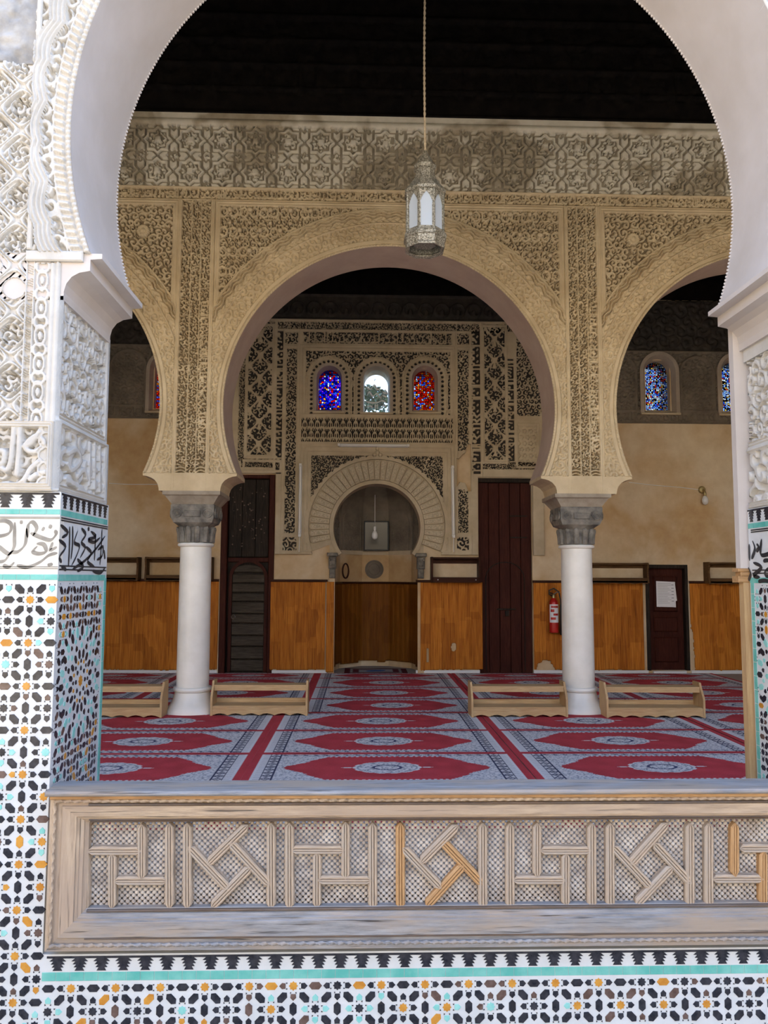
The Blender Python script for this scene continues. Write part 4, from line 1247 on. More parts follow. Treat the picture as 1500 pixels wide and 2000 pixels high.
for i in range(5):
    a, b = u_pts[i], u_pts[i + 1]
    mid = Vector(((a[0] + b[0]) / 2, (a[1] + b[1]) / 2, 0)); tx = Vector((b[0] - a[0], b[1] - a[1], 0)); L = tx.length / 2 * .78; tx.normalize(); nrm = Vector((tx.y, -tx.x, 0))
    pth = [mid + tx * x + nrm * .012 + Vector((0, 0, z)) for x, z in [(-L, 1.96), (-L, 2.45)] + [(-L * math.cos(PI * q / 8), 2.45 + L * math.sin(PI * q / 8)) for q in range(9)] + [(L, 1.96)]]
    MB().tube(pth, .014, 6).build('blind_arch', M['stucco_old'], na)
    pc_ = lambda U, V, H, mid=mid, tx=tx, nrm=nrm: (mid.x + tx.x * U + nrm.x * (H + .012), mid.y + tx.y * U + nrm.y * (H + .012), V)
    grid('carved_apse_panel', M['stucco_old'], na, lin(-L, L, .014), lin(1.96, 2.62, .014), lambda U, V, i=i: -.01 * (1 - sm(-.2, .2, scroll(U + i, V, .07, i, 1.8))), pc_, skirt=0)
o = MB().lathe([(0, 0), (.155, 0), (.16, -.01), (.135, -.018), (.13, -.008), (.10, -.014), (.09, -.006), (.04, -.016), (0, -.018)], (0, 0, 0), 28).build('carved_roundel', M['stucco_old'], na, True)
p = P(731, 1112, Y=YB + 1.04); o.rotation_euler = (-PI / 2, 0, 0); o.location = (p.x, YB + 1.047, p.z)
ov = P(675, 1115, Y=YB + .55)
MB().tube([(ov.x + .02 * math.cos(t) * 0 - .0 + .08 * math.cos(t) * .6, ov.y - .08 * math.cos(t) * -.9 * .6, ov.z + .12 * math.sin(t)) for t in [2 * PI * q / 20 for q in range(21)]], .014, 6).build('oval_frame', M['rail_brown'], na)
# little capitals under the springing of the niche arch
for sx in (-1, 1):
    cx = MCX + sx * .70
    m = MB()
    m.bbox(cx - .085, cx + .085, YR - .05, YB + .1, MTIP - .055, MTIP, .01)
    m.bbox(cx - .06, cx + .06, YR - .02, YB + .1, MTIP - .25, MTIP - .055, .02)
    m.bbox(cx - .045, cx + .045, YR - .005, YB + .1, MTIP - .40, MTIP - .25, .01)
    jc = m.build('jamb_capital', M['stone_capital'], wb)
    v = MB()
    for s2 in (-1, 1): v.sphere((cx + s2 * .038, YR - .022, MTIP - .11), .022, 8, 6).sphere((cx + s2 * .02, YR - .02, MTIP - .2), .018, 8, 6)
    v.build('volute', M['stone_capital'], jc, True)
    MB().box(cx - .05, cx + .04 if sx < 0 else cx + .05, YB - .02, YB + .02, 0, MTIP - .4).build('jamb', M['wall_tan'], wb)

# upper zone of the side bays
def h_side(arches, wins):
    def f(U, V):
        h = -.02 * (1 - sm(-.3, .15, scroll(U, V, .12, 91, 1.9)))
        zb = ZB0 + .20
        for cx in arches:
            a = U - cx; b = V - (zb + .62)
            d = np.where(b > 0, np.hypot(a, b), np.abs(a))
            h = np.where((d < .30) & (d > .25) & (V > zb), .02, h)
            h = np.where((np.abs(d - .275) < .012) & (V > zb), .03, h)
        h = np.where(V < zb, -.018 * (1 - letters(U + 8, V - ZB0 - .015, .16, 18, 17, .07)), h)
        h = np.where(np.abs(V - zb) < .015, .012, h)
        h = np.where(V < ZB0 + .012, .01, h)
        h = np.where((V > zb + .98), -.01 * (1 - sm(-.2, .2, scroll(U, V, .2, 4, 1.5))), h)
        h = np.where(np.abs(V - zb - .98) < .014, .016, h)
        return h
    return f
ZB0 = P(1300, 826, Y=YR).z
def mask_win(U, V):
    ok = np.ones(U.shape, bool)
    for G, S, m_ in WB[3:]:
        cx = (S[0] + S[2]) / 2; zs = G[3] - (G[2] - G[0]) / 2
        ok &= ~((np.abs(U - cx) < (S[2] - S[0]) / 2 - .03) & (V > S[1]) & (np.hypot(U - cx, np.maximum(0, V - zs)) < (S[2] - S[0]) / 2 - .03))
    return ok
x0r, x1r = P(1172, 760, Y=YR).x, XR - .01
aR = [P(1362, 760, Y=YR).x, P(1210, 760, Y=YR).x]
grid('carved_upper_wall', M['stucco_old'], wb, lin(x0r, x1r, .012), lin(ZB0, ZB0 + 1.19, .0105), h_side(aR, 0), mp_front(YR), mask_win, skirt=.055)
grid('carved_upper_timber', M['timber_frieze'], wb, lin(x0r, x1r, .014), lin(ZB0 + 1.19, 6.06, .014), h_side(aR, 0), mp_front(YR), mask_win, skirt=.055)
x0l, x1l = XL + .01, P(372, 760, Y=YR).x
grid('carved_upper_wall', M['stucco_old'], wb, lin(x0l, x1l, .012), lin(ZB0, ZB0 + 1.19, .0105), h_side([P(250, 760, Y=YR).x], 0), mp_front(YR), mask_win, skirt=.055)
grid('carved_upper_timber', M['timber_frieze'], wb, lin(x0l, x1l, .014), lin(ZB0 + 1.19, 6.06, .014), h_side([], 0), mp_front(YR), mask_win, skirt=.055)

# doors
def door_base(n, D, dep=.10):
    d = struct(empty('door_%d' % n)); return d
d1 = door_base(1, D1)
yd = YB + .06
x0, z0, x1, z1 = D1
MB().box(x0, x1, yd + .05, yd + .12, z0, z1).build('backing', M['door_dark'], d1)
for a, b in ((x0, x0 + .10), (x1 - .09, x1)): MB().bbox(a, b, YB - .02, yd + .05, z0, z1, .01).build('door_jamb', M['door_brown'], d1)
MB().bbox(x0 + .10, x1 - .09, YB - .01, yd + .05, z1 - .06, z1, .01).build('lintel', M['door_brown'], d1)
zt = P(480, 1095, Y=YB).z
for q in range(3):
    a = x0 + .11 + q * (x1 - x0 - .21) / 3; MB().bbox(a, a + (x1 - x0 - .21) / 3 - .006, yd + .01, yd + .05, zt + .06, z1 - .07, .006).build('plank', M['door_dark'], d1)
MB().bbox(x0 + .10, x1 - .09, yd - .01, yd + .05, zt - .02, zt + .05, .008).build('transom', M['door_brown'], d1)
# small painted flowers on the upper leaf
fl = MB()
rng = random.Random(3)
for q in range(46):
    fx, fz = rng.uniform(x0 + .16, x1 - .15), rng.uniform(zt + .2, z1 - .2); r = rng.uniform(.006, .016)
    fl.prism([(fx + r * math.cos(t * 1.2566), fz + r * math.sin(t * 1.2566)) for t in range(5)], yd + .008, yd + .012)
tag(fl.build('painted_flowers', simple('faded_paint', (.10, .07, .05), (.16, .10, .07), .8, 20), d1), kind='stuff')
wx0, wx1 = x0 + .15, x1 - .12
cxw = (wx0 + wx1) / 2; hwv = (wx1 - wx0) / 2
arch_frame(apath(cxw, z0 + .02, hwv - .03, zt - .28, 12), apath(cxw, z0 + .02, hwv + .02, zt - .28 , 12), yd - .015, yd + .03, 'wicket_frame', M['door_brown'], d1)
zz = z0 + .03; k = 0
hs = [.19, .20, .17, .19, .15, .19, .14, .15, .15]
while zz < zt - .32 and k < 9:
    MB().bbox(wx0 + .03, wx1 - .03, yd + .0, yd + .03, zz, zz + hs[k] - .018, .012).build('plank', M['wicket_wood'], d1); zz += hs[k]; k += 1
MB().prism(list(reversed([(cxw + (hwv - .035) * math.cos(PI * q / 10), zz + .02 + (hwv - .035) * .45 * math.sin(PI * q / 10)) for q in range(11)])), yd, yd + .03, .01).build('tympanum', M['wicket_wood'], d1)
rn = P(456, 1205, Y=yd); MB().tube([(rn.x + .03 * math.cos(t), yd - .02, rn.z + .03 * math.sin(t)) for t in [2 * PI * q / 14 for q in range(15)]], .005, 6).build('ring_handle', M['steel'], d1)
d2 = door_base(2, D2)
x0, z0, x1, z1 = D2
MB().box(x0, x1, yd + .05, yd + .12, z0, z1).build('backing', M['door_dark'], d2)
MB().bbox(x0, x1, YB - .005, yd + .05, z1 - .07, z1, .01).build('lintel', M['door_dark'], d2)
np_ = 5
for q in range(np_):
    a = x0 + q * (x1 - x0) / np_; MB().bbox(a + .003, a + (x1 - x0) / np_ - .003, yd + .0 + .006 * (q % 2), yd + .05, z0, z1 - .07, .006).build('plank', M['door_brown'], d2)
zc_ = P(990, 1115, Y=YB).z
pth = [(x0 + .12, yd - .004, .05), (x0 + .12, yd - .004, zc_ - .12)] + [((x0 + x1) / 2 - (.5 * (x1 - x0) - .12) * math.cos(PI * q / 10), yd - .004, zc_ - .12 + .26 * math.sin(PI * q / 10)) for q in range(11)] + [(x1 - .12, yd - .004, .05)]
MB().tube(pth, .009, 5).build('wicket_outline', M['door_dark'], d2)
lt = P(990, 1190, Y=yd); MB().bbox(lt.x - .16, lt.x + .14, yd - .02, yd, lt.z - .012, lt.z + .012, .004).bbox(lt.x - .03, lt.x + .03, yd - .03, yd, lt.z - .11, lt.z - .02, .006).build('latch', M['steel'] if False else M['door_dark'], d2)
for yy_ in (1008, 1050):
    q_ = P(1010, yy_, Y=yd); MB().bbox(q_.x - .12, q_.x + .16, yd - .008, yd + .01, q_.z - .01, q_.z + .01, .003).build('iron_strap', M['door_dark'], d2)
d3 = door_base(3, D3)
x0, z0, x1, z1 = D3
MB().box(x0, x1, yd + .03, yd + .10, z0, z1).build('leaf', M['door_brown'], d3)
for a, b, c, e in ((x0, x0 + .06, z0, z1), (x1 - .05, x1, z0, z1), (x0 + .06, x1 - .05, z1 - .06, z1)): MB().bbox(a, b, YB - .02, yd + .04, c, e, .008).build('door_frame', M['door_dark'], d3)
for a, b in ((z0 + .12, z0 + .52), (z0 + .60, z0 + .84), (z0 + .92, z1 - .18)):
    pn = MB().bbox(x0 + .15, x1 - .14, yd + .005, yd + .03, a, b, .02).build('door_panel', M['door_brown'], d3)
MB().bbox(x0 + .08, x1 - .07, YB - .05, YB + .02, 0, .045, .01).build('threshold', M['white_paint'], d3)

# dado rails and white base strip
wp = M['white_paint']
for n_, (a, b) in enumerate(((190, 428), (528, 640), (812, 936), (1040, 1262), (1345, 1500))):
    p0, p1 = P(a, 1136, Y=YB), P(b, 1136, Y=YB)
    xa = XL if a == 190 else p0.x; xb = XR if b == 1500 else p1.x
    struct(MB().bbox(xa, xb, YB - .04, YB, 1.425, 1.465, .008).build('trim_%d' % (n_ + 1), M['rail_brown']))
    struct(MB().bbox(xa, xb, YB - .018, YB, 0, .055, .004).build('baseboard_back_%s' % 'abcde'[n_], wp))

# ------------------------------------------------------------------ ceilings, side walls
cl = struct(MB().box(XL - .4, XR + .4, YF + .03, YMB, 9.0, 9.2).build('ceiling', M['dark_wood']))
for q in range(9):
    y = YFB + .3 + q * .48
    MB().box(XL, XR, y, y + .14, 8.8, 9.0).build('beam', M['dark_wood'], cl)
cl2 = struct(MB().box(XL - .4, XR + .4, YMB - .1, YB + .5, 7.2, 7.4).build('ceiling_niche_aisle', M['dark_wood']))
for q in range(6):
    y = YMB + .3 + q * .5
    MB().box(XL, XR, y, y + .14, 7.02, 7.2).build('beam', M['dark_wood'], cl2)
fw = struct(MB().box(XL, XR, YB - .10, YB, 6.42, 7.2).build('trim_wood_frieze', M['dark_wood']))
struct(MB().box(XL - .3, XL, YF + .03, YB + .4, 0, 9.0).build('wall_left', M['wall_tan']))
struct(MB().box(XR, XR + .3, YF + .03, YB + .4, 0, 9.0).build('wall_right', M['wall_tan']))

# ================================================================== THE THINGS
# ------------------------------------------------------------------ carved timber balustrade
YBL = 3.55
bal = tag(empty('balustrade', (0, 0, 0)), 'weathered carved wooden balustrade with pinwheel slats over a bead lattice', 'balustrade')
def bp(x, y, Y=YBL): p = P(x, y, Y=Y); return p.x, p.z
XA = bp(97, 1600)[0]; XAi = bp(166, 1690)[0]; XE = TXR - .006
ZC, ZT, ZTi, ZBi, ZBt = bp(750, 1543)[1], bp(750, 1556)[1], bp(750, 1608)[1], bp(750, 1776)[1], bp(750, 1852)[1]
def prof_rail(z0, z1, flip):
    """moulded section y(z) of a rail, z0 outer, z1 inner"""
    h = z1 - z0
    return [(YBL + .10, z0), (YBL + .0, z0), (YBL + .0, z0 + h * .12), (YBL + .012, z0 + h * .16), (YBL + .012, z0 + h * .30), (YBL + .004, z0 + h * .33), (YBL + .008, z0 + h * .72), (YBL + .014, z0 + h * .74), (YBL + .014, z0 + h * .80),
            (YBL + .018, z0 + h * .82), (YBL + .026, z0 + h * .90), (YBL + .040, z1), (YBL + .10, z1)]
def mitred(o0, o1, i0, i1, name, mat):
    """rail swept between outer corners o0,o1 and inner corners i0,i1 (x,z)"""
    pr = [(0, .10), (0, .0), (.12, .0), (.16, .012), (.30, .012), (.33, .003), (.71, .006), (.73, .013), (.79, .013), (.81, .019), (.89, .022), (.91, .030), (1, .040), (1, .10)]
    L = math.hypot(o1[0] - o0[0], o1[1] - o0[1]); ang = math.atan2(o1[1] - o0[1], o1[0] - o0[0])
    mid = ((o0[0] + o1[0]) / 2, (o0[1] + o1[1]) / 2)
    def loc(x, z): dx, dz = x - mid[0], z - mid[1]; return dx * math.cos(ang) + dz * math.sin(ang), -dx * math.sin(ang) + dz * math.cos(ang)
    vs = []
    for (a, b) in ((o0, i0), (o1, i1)):
        for t, dy in pr:
            x, z = loc(a[0] + (b[0] - a[0]) * t, a[1] + (b[1] - a[1]) * t); vs.append((x, dy, z))
    n = len(pr)
    o = MB().add(vs, [(i, (i + 1) % n, n + (i + 1) % n, n + i) for i in range(n)] + [tuple(range(n)), tuple(range(2 * n - 1, n - 1, -1))]).build(name, mat, bal)
    o.location = (mid[0], YBL, mid[1]); o.rotation_euler = (0, -ang, 0)
    return o
XEi = XE - .10
mitred((XA, ZT), (XE, ZT), (XAi, ZTi), (XEi, ZTi), 'top_rail', M['tan_wood'])
mitred((XA, ZBt), (XE, ZBt), (XAi, ZBi), (XEi, ZBi), 'bottom_rail', M['grey_wood'])
mitred((XA, ZBt), (XA, ZT), (XAi, ZBi), (XAi, ZTi), 'stile', M['tan_wood'])
mitred((XE, ZBt), (XE, ZT), (XEi, ZBi), (XEi, ZTi), 'stile', M['tan_wood'])
o = MB().bbox(-(XE - XA) / 2 - .012, (XE - XA) / 2, -.045, .14, -.011, .011, .008).build('handrail', M['grey_wood'], bal)
o.location = ((XA + XE) / 2, YBL, ZC - .002)
o = MB().bbox(-(XE - XA) / 2, (XE - XA) / 2, -.012, .12, -.012, .010, .004).build('handrail_moulding', M['orange_wood'], bal)
o.location = ((XA + XE) / 2, YBL, (ZC + ZT) / 2 - .008)
def rope(x0, x1, z, vertical=False, r=.007, mat='tan_wood'):
    L = x1 - x0; n = int(L / .004); m = MB(); rs = []
    for i in range(n + 1):
        s_ = -L / 2 + L * i / n
        ring = []
        for k in range(8):
            a = 2 * PI * k / 8
            rr = r * (1 + .30 * math.cos(2 * (a - s_ / .042 * PI)))
            ring.append((s_, rr * math.cos(a), rr * math.sin(a)))
        rs.append(ring)
    o = m.rings(rs).build('rope_moulding', M[mat], bal, True, 1.2)
    if vertical: o.rotation_euler = (0, -PI / 2, 0); o.location = (z, YBL + .0, (x0 + x1) / 2)
    else: o.location = ((x0 + x1) / 2, YBL + .0, z)
    return o
rope(XA + .02, XE - .01, ZT - .013)
rope(XA + .02, XE - .01, ZBt + .024, mat='grey_wood')
rope(ZBt + .03, ZT - .02, XA + .02, True)
for z0_, z1_, y_ in ((ZTi + .002, ZTi + .010, .026), (ZTi + .013, ZTi + .019, .014), (ZT - .035, ZT - .026, -.002), (ZBt + .045, ZBt + .053, .004), (ZBi - .012, ZBi - .003, .022)):
    L_ = XEi - XAi - .01
    o = MB().bbox(-L_ / 2, L_ / 2, 0, .03, z0_ - (z0_ + z1_) / 2, z1_ - (z0_ + z1_) / 2, .003).build('rail_bead', M['moulding_wood'], bal)
    o.location = ((XAi + XEi) / 2, YBL + y_, (z0_ + z1_) / 2)
# slats
def slat(x0, y0, x1, y1, w_=16.5, mat='slat_wood', c0=True, c1=True):
    Ys = YBL + .038
    a = P(x0, y0, Y=Ys); b = P(x1, y1, Y=Ys)
    L = math.hypot(b.x - a.x, b.z - a.z); ang = math.atan2(b.z - a.z, b.x - a.x)
    hw = w_ / 1500 * Ys / 2
    m = MB()
    def ring(s_, kz): return [(s_, .035, -hw * kz), (s_, .007, -hw * kz), (s_, .0, -hw * .70 * kz), (s_, .0, -hw * .40 * kz), (s_, .008, -hw * .29 * kz), (s_, .0, -hw * .18 * kz), (s_, .0, hw * .18 * kz), (s_, .008, hw * .29 * kz), (s_, .0, hw * .40 * kz), (s_, .0, hw * .70 * kz), (s_, .007, hw * kz), (s_, .035, hw * kz)]
    m.rings([ring(-L / 2, .12), ring(-L / 2 + hw, 1), ring(L / 2 - hw, 1), ring(L / 2, .12)])
    o = m.build('slat', M[mat], bal)
    o.location = ((a.x + b.x) / 2, Ys + random.uniform(0, .002), (a.z + b.z) / 2); o.rotation_euler = (0, -ang, 0)
YT_, YB_ = 1608, 1777
for x, mt in ((330, 's'), (365, 's'), (529, 's'), (565, 's'), (728, 's'), (782, 'o'), (943.5, 's'), (997, 's'), (1157, 's'), (1193, 's'), (1349, 's'), (1386, 's'), (1547, 's')):
    slat(x, YT_, x + .5, YB_, 17.5, 'orange_wood' if mt == 'o' else 'slat_wood')
slat(168, YT_, 168, YB_, 10)
for (x0, y0, x1, y1) in ((276, 1610, 276, 1719), (170, 1663, 275, 1663), (218, 1667, 218, 1777), (221, 1722, 326, 1722),
                         (675, 1606, 675, 1718), (568, 1661, 673, 1661), (619, 1665, 619, 1775), (620, 1720, 726, 1720),
                         (1050, 1608, 1050, 1715), (1002, 1720, 1106, 1720), (1055, 1662, 1155, 1662), (1106, 1667, 1106, 1772),
                         (1437, 1608, 1437, 1713), (1392, 1718, 1492, 1718), (1445, 1658, 1545, 1658), (1493, 1663, 1493, 1770)):
    slat(x0, y0, x1, y1, 16.5, 'orange_wood' if x0 in (1437, 1493) else 'slat_wood')
for dx in ((484, 1612, 404, 1690, 367, 1654, 446, 1738, 448, 1646, 527, 1730, 490, 1694, 412, 1774), (895, 1612, 821, 1687, 786, 1656, 862, 1736, 862, 1643, 944, 1729, 906, 1691, 832, 1773), (1305, 1608, 1232, 1690, 1197, 1653, 1273, 1735, 1277, 1647, 1352, 1727, 1315, 1693, 1243, 1770)):
    for q in range(4):
        x0, y0, x1, y1 = dx[4 * q:4 * q + 4]
        slat(x0, y0, x1, y1, 17, 'orange_wood' if (x0 == 906 or x0 == 862) else 'slat_wood')
# turned-bead lattice
lat = MB(); Yl = YBL + .078
p_ = .0262
nx, nz = int((XEi - XAi) / p_), int((ZTi - ZBi) / p_) + 1
for i in range(nx + 1):
    for j in range(nz + 1):
        for (a, b) in ((0, 0), (.5, .5)):
            x, z = XAi + (i + a) * p_, ZBi + (j + b) * p_
            if x > XEi or z > ZTi: continue
            r = .0094
            ring0 = [(x + r * math.cos(PI / 3 * k), Yl - .004, z + r * math.sin(PI / 3 * k)) for k in range(6)]
            ring1 = [(x + r * .55 * math.cos(PI / 3 * k), Yl - .008, z + r * .55 * math.sin(PI / 3 * k)) for k in range(6)]
            ring2 = [(q[0], Yl + .006, q[2]) for q in ring0]
            lat.rings([ring2, ring0, ring1], True, True)
            for sg in (-1, 1):
                d = .5 * p_
                x2, z2 = x + sg * d, z + d
                if x2 > XEi or x2 < XAi or z2 > ZTi: continue
                nxv, nzv = -d, sg * d; ll = math.hypot(nxv, nzv); nxv *= .0042 / ll; nzv *= .0042 / ll
                lat.add([(x + nxv, Yl - .001, z + nzv), (x - nxv, Yl - .001, z - nzv), (x2 - nxv, Yl - .001, z2 - nzv), (x2 + nxv, Yl - .001, z2 + nzv)], [(0, 1, 2, 3)])
tag(lat.build('bead_lattice', M['lattice_wood'], bal), kind='stuff')

# ------------------------------------------------------------------ marble columns
def column(x, label):
    y = (YM + YMB) / 2
    c = tag(empty('marble_column', (x, y, 0)), label, 'column', 'columns carrying the inner arches')
    MB().lathe([(.275, 0, .25), (.272, .05, .2), (.245, .09, .1), (.212, .15, 0), (.196, .21, 0), (.19, .235, 0)], n=40).build('base', M['marble'], c, True, .8)
    MB().lathe([(.185, .235), (.205, .242), (.213, .262), (.205, .283), (.185, .29)], n=40).build('torus', M['marble'], c, True)
    MB().lathe([(.178, .28), (.178, .7), (.175, 1.3), (.172, 1.85)], n=40).build('shaft', M['marble'], c, True, .8)
    MB().lathe([(.17, 1.835), (.195, 1.842), (.203, 1.858), (.195, 1.874), (.17, 1.882)], n=40).build('astragal', M['marble'], c, True)
    cp = MB().lathe([(.168, 1.87, 0), (.172, 2.0, 0), (.182, 2.05, .05), (.205, 2.075, .3), (.232, 2.10, .7), (.238, 2.15, .92), (.238, 2.29, 1), (.232, 2.30, 1)], n=48).build('capital', M['stone_capital'], c, True, .5)
    for q in range(12):
        a = 2 * PI * (q + .5) / 12
        MB().tube([(.176 * math.cos(a), .176 * math.sin(a), 1.885), (.180 * math.cos(a), .180 * math.sin(a), 1.99), (.198 * math.cos(a), .198 * math.sin(a), 2.045), (.218 * math.cos(a), .218 * math.sin(a), 2.05)], [.030, .034, .03, .012], 8).build('leaf', M['stone_capital'], cp, True)
    for q in range(4):
        a = q * PI / 2
        ca, sa = math.cos(a), math.sin(a)
        for sgn in (-1, 1):
            pts = []
            for i in range(26):
                t = i / 25 * 2.3 * 2 * PI; r = .058 * (1 - .75 * i / 25)
                u = sgn * (.165 - r * math.cos(t) * 1.0); v = 2.20 + r * math.sin(t)
                pts.append((ca * .242 - sa * u, sa * .242 + ca * u, v))
            MB().tube(pts, .010, 6).build('volute', M['stone_capital'], cp, True)
        MB().add([(ca * .250 - sa * u, sa * .250 + ca * u, z) for u, z in ((-.085, 2.165), (.085, 2.165), (.085, 2.225), (-.085, 2.225))] + [(ca * .23 - sa * u, sa * .23 + ca * u, z) for u, z in ((-.095, 2.155), (.095, 2.155), (.095, 2.235), (-.095, 2.235))],
                 [(0, 1, 2, 3), (0, 4, 5, 1), (1, 5, 6, 2), (2, 6, 7, 3), (3, 7, 4, 0)]).build('tablet', M['stone_capital'], cp)
    MB().lathe([(.225, 2.295, 1), (.235, 2.31, 1), (.29, 2.385, 1), (.315, 2.40, 1), (.315, 2.44, 1)], n=4, a0=PI / 4).build('abacus', M['stone_abacus'], c)
    a = c.children[-1]
    return c
# square rings: radius is the half side
def _sq():
    pass
column(-1.868, 'white marble column with grey carved capital between the dark door and left shelf rack')
column(2.465, 'white marble column with grey carved capital beside the red fire extinguisher')

# ------------------------------------------------------------------ low slatted racks on the carpet
def rack(xc, yc, L, label, rz=0.0, H=.36, D=.27):
    b = tag(empty('shelf_rack', (xc, yc, .0145), rz), label, 'rack', 'low pine racks on the carpet')
    e = [(-D / 2, 0), (D / 2, 0), (D / 2, H), (-D / 2 + .10, H), (-D / 2 + .075, H - .05), (-D / 2 + .02, H - .13), (-D / 2 + .0, H - .17)]
    for s_ in (-1, 1):
        MB().prism_x(e, s_ * L / 2 - .011, s_ * L / 2 + .011).build('side_board', M['pine_z'], b)
    MB().box(-L / 2 + .011, L / 2 - .011, -D / 2 + .10, D / 2, H - .065, H - .045).build('top_shelf', M['pine'], b)
    MB().box(-L / 2 + .011, L / 2 - .011, -D / 2 + .085, -D / 2 + .10, H - .105, H - .045).build('top_rail', M['pine'], b)
    MB().box(-L / 2 + .011, L / 2 - .011, -D / 2 + .02, D / 2 - .01, .085, .103).build('bottom_shelf', M['pine'], b)
    MB().box(-L / 2 + .011, L / 2 - .011, D / 2 - .01, D / 2 + .005, .10, .15).build('back_rail', M['pine'], b)
    n = 24; low = []
    for i in range(n + 1):
        x = -L / 2 + .012 + (L - .024) * i / n
        low.append((x, .004 + .022 * abs(math.sin(PI * i / 4 * 1.0))))
    MB().prism(list(reversed([(L / 2 - .012, .095), (-L / 2 + .012, .095)] + low)), -D / 2 + .005, -D / 2 + .02).build('scalloped_apron', M['pine'], b)
    return b
YRK = 8.47
rack(-2.62, YRK + .0, 1.02, 'low pine rack left of the left marble column, half hidden by the tiled pier')
rack(-1.09, YRK + .11, 1.02, 'low pine rack just right of the left marble column')
rack(1.71, YRK + .0, 1.02, 'low pine rack just left of the right marble column', .0)
rack(3.17, YRK - .05, 1.04, 'low pine rack just right of the right marble column', -.02)

# ------------------------------------------------------------------ prayer carpets
def carpet_col(U, V):
    x, y = U, V; ax, ay = np.abs(x), np.abs(y)
    red = np.array([.50, .06, .075]); red2 = np.array([.30, .02, .035]); wht = np.array([.70, .69, .71]); blu = np.array([.34, .36, .42]); nav = np.array([.045, .05, .10])
    C = np.empty(x.shape + (3,)); C[:] = wht
    def setc(m, c): C[m] = c
    sp = scroll(x, y, .05, 3, 1.6)
    setc(sp > .45, blu)
    # long borders with slanted dashes
    lb = (ay > .405) & (ay < .445)
    ph = np.mod(x + y * .8, .085)
    setc(lb & (ph < .032), nav); setc(lb & (np.mod(x - y * .6, .04) < .01), blu)
    setc((ay > .398) & (ay < .405), blu); setc((ay > .445) & (ay < .452), wht)
    # end bands
    eb = (ax > .86) & (ax < .955)
    setc(eb, wht * .92)
    a = np.mod(y + .02, .09) - .045; b = ax - .9075
    setc(eb & ((np.abs(np.abs(a) + np.abs(b) - .034) < .009) | (np.hypot(a, b) < .012) | (np.abs(np.abs(b) - .043) < .005)), nav)
    gb = (ax > .955) & (ax < 1.025)
    setc(gb, wht * 1.05); setc(gb & (np.mod(y, .05) < .008) & (ax < 1.0), blu)
    # red lozenge
    q = np.floor(ay / .03) * .03
    edge = .80 - .95 * np.maximum(0, q - .02) * np.where(ay < .2, 1.25, 1.05) + .008 * np.sin(ay / .015 * PI)
    top = .365 + .010 * np.sign(np.sin(x / .022 * PI))
    lz = (ay < top) & (ax < edge)
    tone = vnoise(x * 9 + 4, y * 9, 7)[..., None]
    C = np.where(lz[..., None], red * (.85 + .3 * tone), C)
    # medallion
    t = np.arctan2(y / .185, x / .27); r = np.hypot(x / .27, y / .185)
    md = r < .93 + .07 * np.abs(np.cos(7 * t))
    C = np.where(md[..., None], wht * 1.02, C)
    s2 = scroll(x, y, .075, 9, 1.8)
    C = np.where((md & (s2 > .5) & (r < .86))[..., None], blu * .85, C)
    C = np.where((md & (np.abs(r - .4) < .05))[..., None], nav * 1.6, C)
    C = np.where((md & (np.abs(r - .86) < .03))[..., None], blu, C)
    fin = (np.abs(ax - .31) / .05 + ay / .018) < 1
    C = np.where(fin[..., None], wht, C)
    out = (ax > 1.025) | (ay > .458)
    C = np.where(out[..., None], red * (.9 + .2 * tone), C)
    C = np.where(((ay > .452) & (ay <= .458) & (ax < 1.025))[..., None], wht, C)
    return C
pg = grid('prayer_panel', M['carpet'], None, lin(-1.085, 1.085, .0072), lin(-.4925, .4925, .0085), lambda U, V: .012 + .001 * np.sin(U * 5 + V * 3), lambda u, v, h: (u, v, h), col=carpet_col, skirt=.0)
pm = pg.data
bpy.data.objects.remove(pg)
def carpet(xc, rows, sx, label):
    t = tag(empty('prayer_carpet', (xc, rows[0][0], 0)), label, 'carpet', 'red prayer carpets laid side by side')
    for (yc, sy) in rows:
        o = link('prayer_panel', pm, None, t); o.location = (0, yc - rows[0][0], 0); o.scale = (sx, sy, 1)
fr = [(5.20, 1.0), (6.185, 1.0), (7.17, 1.0), (8.155, 1.0)]
carpet(.215, fr, 1.008, 'red prayer carpet in the middle of the front strip, facing the balustrade')
carpet(-1.965, fr, 1.0, 'red prayer carpet left of the middle in the front strip, before the left column')
carpet(2.40, fr, 1.0, 'red prayer carpet right of the middle in the front strip, before the right column')
carpet(4.58, fr, 1.0, 'red prayer carpet at the far right of the front strip by the timber post')
bk = [(9.14, .99), (10.115, .99), (11.09, .99), (11.87, .6)]
carpet(.37, bk, .955, 'red prayer carpet behind the columns leading to the niche')
carpet(-1.70, bk, .955, 'red prayer carpet behind the left column before the dark wicket door')
carpet(2.45, bk, .955, 'red prayer carpet behind the right column before the plank door')
carpet(-3.77, bk, .955, 'red prayer carpet in the back left corner below the wall shelves')
carpet(4.52, bk, .955, 'red prayer carpet in the back right bay before the small door')
# small rug inside the niche
def rug_col(U, V):
    C = np.empty(U.shape + (3,)); C[:] = (.10, .02, .025)
    au, av = np.abs(U), np.abs(V)
    C[(au < .42) & (av < .27)] = (.30, .28, .27); C[(au < .38) & (av < .24)] = (.13, .03, .04); C[(au < .27) & (av < .17)] = (.36, .36, .38); C[(np.hypot(U / .16, V / .1) < 1)] = (.06, .14, .38)
    return C
o = grid('niche_rug', M['carpet'], None, lin(-.5, .5, .02), lin(-.32, .32, .02), lambda U, V: .004 * np.sin(U * 9) + .004, lambda u, v, h: (u, v, h), col=rug_col, skirt=.004)
o.location = (MCX, YB + .30, .005)
tag(o, 'small dark rug with a blue centre lying in the niche', 'rug')

